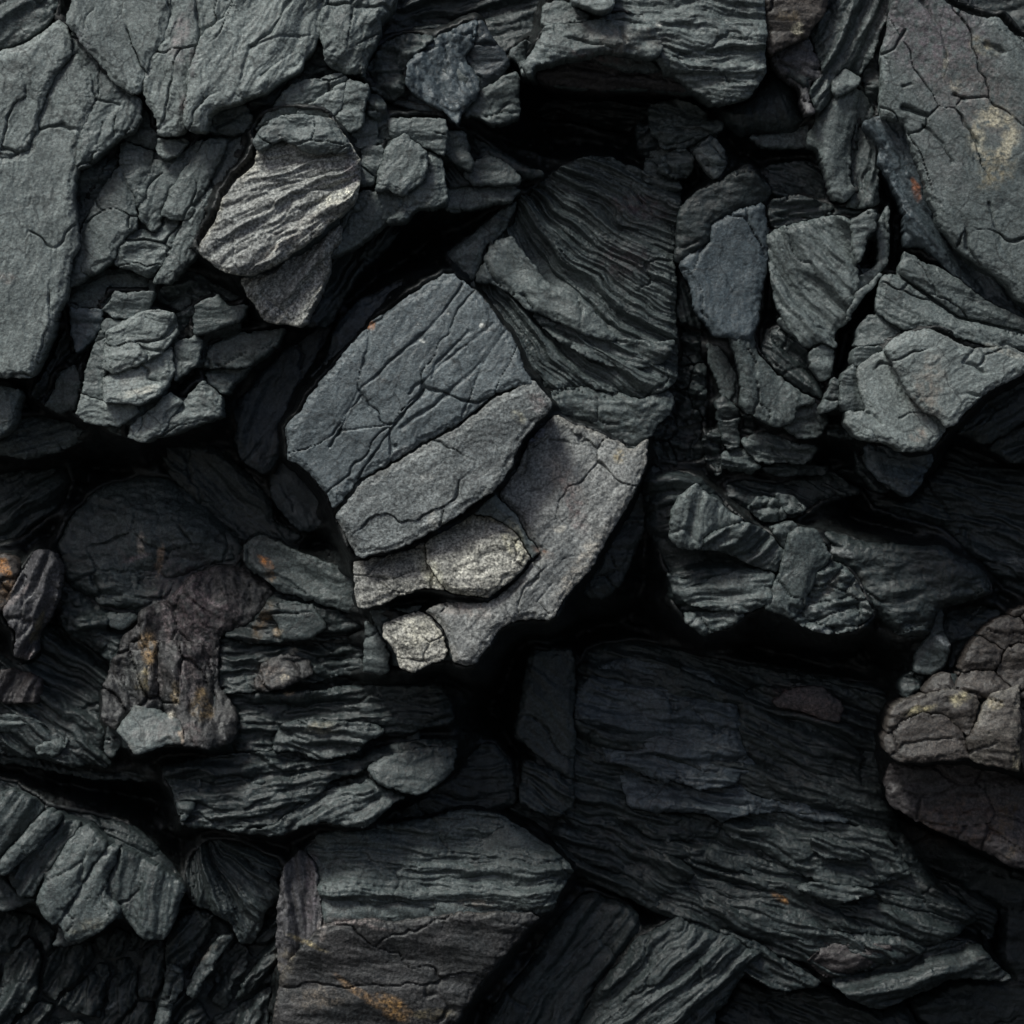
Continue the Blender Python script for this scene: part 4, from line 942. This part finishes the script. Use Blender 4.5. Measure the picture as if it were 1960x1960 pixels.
# ================================================================== lower left
rock('leaning_slab', 'dark slab leaning down to the right with an orange spot, below the black hollow', 'slab', [
    P(D(820,602, 1000,600, 1190,640, 1260,720, 1430,900, 1440,1010, 1600,1100, 1520,1150, 1390,1082, 1290,1132, 1100,960, 900,762), -60, gy=.05, tex='grain', ang=42, key='dark', rnd=16),
    P(D(1292,1135, 1380,1082, 1520,1152, 1720,1240, 1880,1300, 1940,1420, 1950,1520, 1720,1460, 1450,1362, 1285,1232), 35, gy=.10, tex='slab', ang=20, key='mid', rnd=14, name='chunk'),
])
rock('rusty_boulder', 'big dark boulder veined with purple brown and rust, lower left', 'boulder', [
    P(D(270,1150, 340,962, 500,822, 700,762, 900,772, 1100,962, 1285,1150, 1245,1252, 1120,1260, 1000,1302, 900,1420, 760,1482, 580,1482, 480,1440, 320,1322, 300,1240), 40, gy=.16, tex='crack', key='low', rnd=22, dome=30, domew=120),
    P(D(500,1442, 600,1332, 720,1302, 722,1372, 652,1452), 34, gy=.15, tex='slab', key='low', rnd=10, name='chunk'),
    P(D(320,1330, 480,1448, 570,1490, 560,1600, 640,1640, 600,1770, 430,1640, 320,1560), 40, gy=.1, tex='lump', key='dark', rnd=14, name='chunk'),
    P(D(560,1502, 700,1502, 732,1522, 642,1592, 570,1562), 36, gy=.15, tex='slab', key='low', rnd=10, name='chunk'),
    P(D(740,1490, 900,1425, 1005,1308, 1120,1265, 1250,1258, 1440,1380, 1390,1480, 1320,1540, 1200,1600, 1150,1620, 1130,1932, 900,1932, 640,1900, 640,1640, 735,1560), 62, gy=.10, tex='crack', key='rust', rnd=18, ang=80),
    P(G(540,180, 570,60, 640,-60, 800,-90, 1130,-60, 1135,150, 1252,300, 1242,442, 1100,472, 975,452, 940,330, 800,280, 690,255, 620,372, 540,332), 95, gy=.14, tex='crack', key='rust', rnd=14, ang=82, amp=1.3, name='knob'),
    P(G(622,375, 695,262, 820,292, 935,325, 972,445, 900,452, 722,502), 120, gy=.30, tex='slab', key='slate', rnd=9, sm=0, name='lip', rim=((.30,.28,.26), 9, .8), amp=.6),
    P(G(560,350, 615,400, 640,440, 600,520, 560,500), 70, gy=.1, tex='slab', key='dark', rnd=9, name='chunk'),
    P(D(1440,1385, 1600,1422, 1900,1540, 2010,1600, 1900,1620, 1720,1640, 1500,1640, 1340,1660, 1180,1610, 1330,1545, 1400,1480), 62, gy=.14, tex='strata', ang=5, key='dark', rnd=14, name='layer'),
    P(D(1480,1562, 1430,1502, 1480,1442, 1640,1452, 1722,1572, 1640,1632, 1500,1632), 74, gy=.14, tex='smooth', key='low', rnd=14, name='chunk'),
    P(D(1140,1625, 1340,1670, 1720,1655, 1932,1640, 2060,1680, 2200,1760, 1932,1800, 1700,1850, 1450,1900, 1130,1932), 50, gy=.14, tex='wave', ang=-4, key='dark', rnd=14, name='layer'),
    P(G(1340,142, 1390,20, 1500,-22, 1640,20, 1640,92, 1500,152, 1400,178), 74, gy=.16, tex='crack', key='rust', rnd=12, name='chunk'),
    P(G(1135,160, 1330,180, 1560,190, 1932,140, 2300,90, 2380,250, 2400,330, 2100,400, 1932,360, 1600,330, 1450,400, 1430,490, 1250,500, 1255,300), 40, gy=.08, tex='strata', ang=-3, key='dark', rnd=16, name='layer'),
    P(G(1480,362, 1600,332, 1932,352, 2040,380, 1930,440, 1860,500, 1700,535, 1560,482, 1430,492), 72, gy=.20, tex='wave', ang=3, key='low', rnd=12, name='chunk'),
    P(H(190,590, 300,522, 480,482, 682,482, 642,602, 500,722, 420,712, 250,652), 72, gy=.20, tex='slab', key='low', rnd=14, name='chunk'),
    P(G(860,570, 1060,540, 1250,510, 1430,500, 1560,490, 1720,540, 1932,540)+H(190,500, 400,450, 680,440, 680,475, 480,476, 290,516, 180,590, 0,640)+G(1700,700, 1560,800, 1400,900, 1250,910, 1060,880, 960,870, 945,780, 930,710), 45, gy=.12, tex='wave', ang=-6, key='dark', rnd=14, name='layer'),
    P(G(1272,782, 1340,642, 1500,682, 1482,762, 1362,852), 60, gy=.12, tex='crack', key='low', rnd=12, name='chunk'),
    P(G(860,600, 1000,610, 1050,640, 1030,780, 960,870, 945,760), 68, gy=.14, tex='lump', key='low', rnd=12, name='chunk'),
    P(G(1200,912, 1420,905, 1580,800, 1720,700, 1932,660)+H(190,650, 400,735, 330,760, 200,895, 0,868)+G(1740,860, 1600,870, 1500,932, 1380,930), 62, gy=.22, tex='wave', ang=-26, key='low', rnd=14, name='layer', amp=.8),
], dz=-25, dgy=.12)
rock('rusty_stone', 'brown stone with an orange dot at the left edge of the photo', 'rock', [
    P(D(-160,1180, 0,1185, 60,1192, 100,1242, 60,1400, 0,1490, -160,1500), 70, gy=.08, tex='slab', key='brown', rnd=14)])
rock('purple_stone', 'upright purplish ribbed stone beside the orange dotted stone', 'rock', [
    P(D(15,1485, 100,1302, 180,1172, 260,1172, 312,1272, 290,1402, 230,1540, 170,1622, 172,1692, 130,1752, 68,1722, 92,1602, 35,1562), 85, gy=.10, tex='strata', ang=112, key='purple', rnd=16)])
rock('layered_rock', 'dark layered rock sloping down right at the left edge, under the purplish stone', 'rock', [
    P(D(235,1532, 420,1642, 600,1772, 560,1932)+G(540,180, 535,330, 555,360, 560,500, 600,560, 400,560, 200,520, 0,500, -160,480, -160,60, -20,-20)+D(90,1780, 170,1740, 190,1640), 10, gy=.10, tex='strata', ang=32, key='dark', rnd=16),
    P(G(-160,340, 0,305, 160,315, 250,380, 240,402, 60,392, -160,370), 45, gy=.25, tex='fine', ang=8, key='mid', rnd=10, name='layer'),
    P(G(200,470, 340,420, 360,440, 300,510, 210,500), 40, gy=.2, tex='crack', key='mid', rnd=10, name='layer'),
    P(G(-160,90, 60,60, 215,100, 210,230, 100,240, -160,210), 45, gy=.12, tex='strata', ang=110, key='plum', rnd=12, name='chunk'),
    P(G(-160,410, 60,410, 240,520, 480,600, 700,600, 820,640, 500,640, 200,570, -160,520), -25, gy=.2, tex='strata', ang=14, key='dark', rnd=12, name='layer'),
], dz=-30, dgy=.1)
rock('plated_rock', 'fan of overlapping grey plates ending in a ragged edge, bottom left', 'rock', [
    P(G(-160,640, 60,650, 240,770, 480,820, 700,900, 850,1040, 970,1200, 930,1330, 700,1200, 500,900, 300,840, 150,780, -160,1000), 10, gy=.10, tex='grain', ang=28, key='dark', rnd=18, dome=14),
    P(G(-160,800, 50,690, 180,760, 215,800, 0,1060, -160,1100), 45, gy=.12, gx=-.08, tex='grain', ang=-55, key='low', rnd=12, name='plate'),
    P(G(-20,1102, 100,960, 235,800, 312,852, 175,1002, 45,1142, -80,1122), 88, gy=.12, gx=-.05, tex='smooth', ang=-52, key='mid', rnd=10, name='plate'),
    P(G(55,1152, 180,1010, 325,862, 425,875, 300,1040, 200,1180, 160,1258, 100,1245), 62, gy=.14, gx=.0, tex='grain', ang=-52, key='low', rnd=12, name='plate', amp=1.4),
    P(G(192,1262, 300,1060, 430,885, 560,990, 475,1090, 400,1240, 330,1350, 290,1412, 245,1370), 85, gy=.16, gx=.05, tex='slab', ang=-58, key='mid', rnd=12, name='plate', amp=.7),
    P(G(300,1400, 340,1345, 410,1235, 485,1085, 565,995, 612,1000, 560,1190, 545,1260, 640,1330, 570,1400, 480,1472, 370,1482), 92, gy=.14, tex='slab', ang=-62, key='mid', rnd=12, name='plate', amp=.7),
    P(G(620,1005, 740,1062, 850,1122, 970,1212, 932,1332, 872,1472, 762,1475, 650,1335, 552,1255, 570,1190), 72, gy=.10, gx=-.05, tex='grain', ang=-80, key='low', rnd=14, name='plate'),
    P(G(-160,1130, 0,1140, 100,1260, 190,1275, 60,1320, -160,1330), 40, gy=.15, tex='slab', key='low', rnd=12, name='plate'),
    P(G(275,1525, 310,1430, 370,1490, 480,1480, 350,1520), 55, gy=.1, tex='slab', key='low', rnd=8, name='plate'),
], dz=-20, dgy=.08)
rock('ribbed_fan_stone', 'small dark stone with ribs spreading downwards like a fan, bottom left of centre', 'rock', [
    P(G(990,1040, 1100,960, 1260,962, 1362,1022, 1480,1062, 1490,1130, 1440,1180, 1492,1232, 1450,1290, 1400,1340, 1380,1420, 1330,1500, 1270,1502, 1230,1400, 1120,1340, 1000,1290, 960,1150), 40, gy=.12, tex='grain', key='low', fan=(372, 1580, 210), rnd=18, amp=2.0, step=2.5, dome=16)], dz=-30, dgy=.08)
rock('dark_mass', 'jumble of dark split stone filling the bottom left corner', 'rock', [
    P(G(-160,1340, 60,1330, 220,1400, 300,1440, 270,1530, 420,1500, 480,1480, 620,1420, 760,1490, 870,1480, 860,1700, 800,1800, 860,2050, -160,2050), -20, gy=.10, tex='wave', ang=118, key='dark', rnd=18, cells=13, cang=118, cstr=1.9, zj=16, name='chunk', cgap=3),
    P(G(880,1480, 940,1330, 1000,1320, 1120,1350, 1220,1420, 1260,1500, 1320,1520, 1390,1420, 1500,1300, 1500,1560, 1420,1760, 1400,2050, 870,2050, 870,1780), 15, gy=.06, tex='wave', ang=-48, key='dark', rnd=14, cells=8, cang=-50, cstr=2.4, zj=12, name='chunk', cgap=3),
    P(G(820,1932, 850,1800, 900,1630, 960,1660, 960,1740, 900,1850, 870,2050, 740,2050), 60, gy=.1, tex='crack', key='low', rnd=12, name='chunk'),
    P(G(985,1760, 1040,1650, 1160,1490, 1230,1470, 1150,1590, 1060,1700, 1030,1810), 62, gy=.1, tex='crack', key='low', ang=-50, rnd=10, name='chunk'),
], dz=-40)
# ================================================================== bottom
rock('square_block', 'squared block with a grey striated top and rust flecked brown front, bottom centre', 'rock', [
    P(O(600,1640, 572,1602, 600,1580, 680,1562, 760,1560, 880,1535, 950,1545, 1000,1580, 1085,1640, 1055,1680, 1040,1712, 1022,1722, 940,1718, 860,1722, 740,1738, 690,1735, 610,1740), 78, gy=.28, tex='fine', ang=3, key='mid', rnd=14, step=2.5, dome=18, domew=70),
    P(O(612,1744, 700,1738, 760,1742, 870,1724, 1022,1726, 960,1790, 900,1862, 850,1940, 835,2060, 500,2060, 520,1900, 530,1840, 560,1800), 92, gy=-.05, gx=.02, tex='slab', ang=10, key='rust', rnd=12, step=2.5, amp=.8, name='front_face', rim=((.13,.115,.10), 9, .7)),
    P(O(533,1640, 568,1604, 596,1640, 608,1742, 592,1790, 560,1796, 528,1840, 524,1760), 70, gy=.05, gx=.12, tex='fine', ang=88, key='purple', rnd=14, name='side_face'),
], dz=-20, dgy=.06)
rock('slanting_rock', 'dark smooth rock slanting down to the left beside the square block', 'rock', [
    P(O(870,2060, 930,1900, 1000,1820, 1050,1740, 1110,1684, 1200,1722, 1215,1770, 1130,1850, 1060,1990, 1040,2060), -10, gy=.04, gx=-.1, tex='grain', ang=-55, key='dark', rnd=22)], dz=-60)
rock('grained_rock', 'grey rock with diagonal grooves like split wood at the bottom edge', 'rock', [
    P(O(1050,2060, 1080,1940, 1130,1870, 1210,1775, 1290,1730, 1400,1772, 1445,1802, 1400,1850, 1350,1930, 1330,2060), 50, gy=.02, tex='fine', ang=-40, key='low', rnd=20, step=2.5, dome=30, amp=1.1)], dz=-85, dgy=.0)
rock('shadow_column', 'very dark angular rock between the rusty boulder and the layered mound', 'rock', [
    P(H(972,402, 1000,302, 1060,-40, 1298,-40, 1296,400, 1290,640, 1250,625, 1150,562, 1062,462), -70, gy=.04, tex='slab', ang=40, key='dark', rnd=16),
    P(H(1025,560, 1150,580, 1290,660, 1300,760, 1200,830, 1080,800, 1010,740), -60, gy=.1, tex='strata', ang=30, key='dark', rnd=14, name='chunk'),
])
rock('hidden_rock', 'almost black smooth rock sunk behind the square block', 'rock', [
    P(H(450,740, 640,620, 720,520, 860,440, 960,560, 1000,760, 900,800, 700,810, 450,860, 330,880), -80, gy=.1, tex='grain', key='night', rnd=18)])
rock('layered_mound', 'large dark mound of thin curved layers filling the lower right', 'rock', [
    P(O(1086,1275, 1110,1225, 1200,1205, 1350,1240, 1500,1270, 1690,1300, 1665,1400, 1680,1540, 1790,1690, 1850,1730, 1760,1790, 1560,1830, 1480,1780, 1310,1740, 1130,1650, 1040,1580, 1060,1500), -14, gy=.02, tex='strata', ang=16, key='dark', rnd=24, name='layer'),
    P(H(1305,400, 1306,200, 1400,60, 1560,0, 1750,10)+I(60,40, 250,80, 410,190, 420,300, 450,510, 560,600, 440,600, 400,650, 230,690, 120,655, 0,612)+H(1800,655, 1680,612, 1560,560, 1480,540, 1400,420), 6, gy=.10, gx=.0, tex='strata', ang=9, key='violet', rnd=16, name='layer', amp=.9),
    P(I(-200,600, 0,640, 200,702, 400,662, 540,745, 760,755, 860,795, 1000,855, 980,866, 840,855, 660,805, 400,835, 330,875, 280,825, 180,802, 0,805, -160,790), 2, gy=.18, tex='fine', ang=9, key='violet', rnd=12, name='layer'),
    P(I(425,185, 560,150, 690,170, 800,95, 880,132, 1180,205, 1240,255, 1130,480, 1052,562, 1082,775, 1000,830, 900,785, 750,662, 565,602, 455,512, 425,330), -5, gy=.12, tex='strata', ang=22, key='dark', rnd=16, name='layer', amp=1.0),
    P(I(690,175, 850,150, 975,250, 945,345, 800,290, 600,235), 14, gy=.12, tex='smooth', key='plum', rnd=10, name='chunk'),
    P(I(330,885, 400,845, 660,815, 860,862, 1000,885, 1200,905, 1250,1000, 1300,1080, 1330,1140, 1150,1190, 940,1200, 850,1180, 780,1145, 500,990, 400,960), 0, gy=.14, tex='wave', ang=14, key='low', rnd=14, name='layer', amp=.8),
    P(I(800,940, 900,925, 1000,975, 1130,1050, 1000,1060, 860,1045, 815,1000), 22, gy=.14, tex='strata', ang=16, key='low', rnd=10, name='chunk'),
    P(I(-260,960, 0,962, 320,965, 500,1002, 780,1155, 720,1202, 940,1295, 1150,1235, 1400,1275, 1550,1302, 1660,1382, 1400,1475, 1100,1445, 800,1435, 600,1275, 430,1200, 230,1135, 90,1012), -12, gy=.14, tex='wave', ang=22, key='dark', rnd=14, name='layer'),
    P(I(730,1205, 850,1190, 1000,1205, 1150,1225, 940,1290, 830,1250), 10, gy=.14, tex='strata', ang=8, key='low', rnd=10, name='chunk'),
    P(I(1340,1150, 1500,1180, 1700,1250, 1800,1350, 1760,1500, 1680,1400, 1560,1298, 1400,1265, 1160,1225), -60, gy=.05, tex='strata', ang=30, key='night', rnd=14, name='layer'),
    P(I(-160,1100, 0,1125, 200,1152, 420,1210, 600,1302, 800,1445, 1100,1455, 1400,1480, 1520,1470, 1350,1572, 1100,1640, 890,1700, 820,1602, 650,1572, 450,1472, 200,1400, 0,1312, -200,1250), -15, gy=.14, tex='strata', ang=24, key='dark', rnd=14, name='layer'),
    P(I(800,1590, 900,1500, 1100,1480, 1250,1530, 1100,1635, 892,1698, 830,1640), 8, gy=.14, tex='crack', key='plum', rnd=12, name='chunk'),
    P(H(1310,450, 1400,440, 1480,560, 1560,600, 1620,760, 1932,800, 1932,960, 1720,960, 1640,900, 1400,780, 1310,700), -25, gy=.12, tex='wave', ang=8, key='dark', rnd=14, name='layer'),
], dz=-75, dgy=.03)
rock('tail_rock', 'dark striated tail of rock tapering along the underside of the layered mound', 'rock', [
    P(H(900,820, 1030,740, 1200,780, 1300,720, 1410,790, 1500,870, 1640,940, 1700,970, 1932,1120)+I(120,1200, 0,1300)+H(1932,1380)+I(120,1380, 480,1480, 640,1580, 760,1650, 860,1720, 640,1760, 300,1560, 0,1420)+H(1880,1400, 1500,1235, 1400,1185, 1300,1105, 1250,1072, 1150,960, 1000,860), -30, gy=.10, tex='strata', ang=26, key='dark', rnd=14, step=2.9),
], dz=-50, dgy=.05)
rock('dark_wedge', 'dark wedge of striated rock pointing left under the layered mound', 'rock', [
    P(I(905,1712, 1100,1650, 1350,1582, 1520,1500, 1700,1522, 1790,1622, 1860,1702, 1560,1685, 1300,1802, 1150,1852, 1080,1822), -60, gy=.12, tex='strata', ang=-14, key='dark', rnd=14)])
rock('black_slab', 'unlit slab in the bottom right corner beyond the layered mound', 'slab', [
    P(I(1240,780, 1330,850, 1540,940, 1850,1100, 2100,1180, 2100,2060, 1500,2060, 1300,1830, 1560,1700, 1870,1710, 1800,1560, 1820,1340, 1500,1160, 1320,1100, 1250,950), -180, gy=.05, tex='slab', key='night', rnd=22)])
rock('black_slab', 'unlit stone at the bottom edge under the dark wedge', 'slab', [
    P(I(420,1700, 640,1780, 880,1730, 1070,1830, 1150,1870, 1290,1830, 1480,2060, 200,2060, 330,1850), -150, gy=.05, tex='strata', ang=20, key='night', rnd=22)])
# ------------------------------------------------------------------ the solid mass the loose rocks are bedded in
def backing():
    st = 4.5
    gxs = np.arange(-1000, 2960 + st, st * 1.0); gys = np.arange(-900, 2560 + st, st * 1.0)
    # fine in the picture, coarse outside it
    def axis(a, b):
        return np.concatenate([np.arange(a, -80, 18.0), np.arange(-80, 2040, 5.5), np.arange(2040, b, 18.0)])
    x, y = np.meshgrid(axis(-1500, 3460), axis(-1300, 2560))
    wx = x + 60 * fbm(x / 200, y / 200, 5, 3); wy = y + 60 * fbm(x / 200, y / 200, 6, 3)
    f1, f2, cid = vor(wx / 330, wy / 210, 9)
    e = f2 - f1
    away = sstep(np.hypot(np.maximum(np.maximum(-x - 20, x - 1980), 0), np.maximum(np.maximum(-y - 20, y - 1980), 0)) / 160)
    far = -60 + 130 * cid - 170 * np.exp(-(e / .10) ** 2)
    jx, jy = jagged(x, y)
    U = np.full(x.shape, -400.0); num = np.zeros(x.shape); den = np.full(x.shape, 1e-9)
    for (p, z, gy, gx, mx, my) in OUTL:
        a = np.array(p); R = 110
        c0, c1 = np.searchsorted(x[0], [a[:, 0].min() - R, a[:, 0].max() + R]); r0, r1 = np.searchsorted(y[:, 0], [a[:, 1].min() - R, a[:, 1].max() + R])
        sl = (slice(r0, r1), slice(c0, c1))
        if x[sl].size == 0: continue
        sd = poly_sd(jx[sl], jy[sl], p)
        U[sl] = np.maximum(U[sl], sd)
        wgt = np.exp(np.clip(sd, -200, 4) / 16)
        num[sl] += wgt * (z + np.clip(gy * (y[sl] - my) + gx * (x[sl] - mx), -70, 70)); den[sl] += wgt
    near = num / den
    d = np.clip(-U, 0, 400)
    base = near - 24 - 2.7 * d - 34 * sstep((U - 3) / 9)
    base = np.where(den < 1e-5, -330, np.maximum(base, -330))
    base = base + 22 * fbm(x / 120, y / 120, 61, 3) * np.clip(d / 30, 0, 1)
    h = base * (1 - away) + far * away + (relief(x, y, 'strata', 14, None, 31, 1.5) + relief(x, y, 'crack', 40, None, 37, .8)) * np.maximum(away, .3 + .7 * np.clip(d / 30, 0, 1))
    n = x.size
    V = to_world(x.ravel(), y.ravel(), h.ravel(), 1.0)
    ny, nx = x.shape
    i = np.arange(n).reshape(ny, nx)
    q = np.stack([i[:-1, :-1], i[1:, :-1], i[1:, 1:], i[:-1, 1:]], -1).reshape(-1, 4)
    me = bpy.data.meshes.new("rock_face")
    me.vertices.add(n); me.vertices.foreach_set("co", V.astype(np.float32).ravel())
    me.loops.add(q.size); me.loops.foreach_set("vertex_index", q.astype(np.int32).ravel())
    me.polygons.add(len(q)); me.polygons.foreach_set("loop_start", (np.arange(len(q)) * 4).astype(np.int32))
    me.polygons.foreach_set("use_smooth", np.ones(len(q), bool))
    me.update(calc_edges=True)
    me.materials.append(mat('dark'))
    o = bpy.data.objects.new("rock_face", me); COL.objects.link(o); o['kind'] = 'structure'
    NTRI[0] += len(q) * 2
backing()
print("TRIANGLES", NTRI[0])
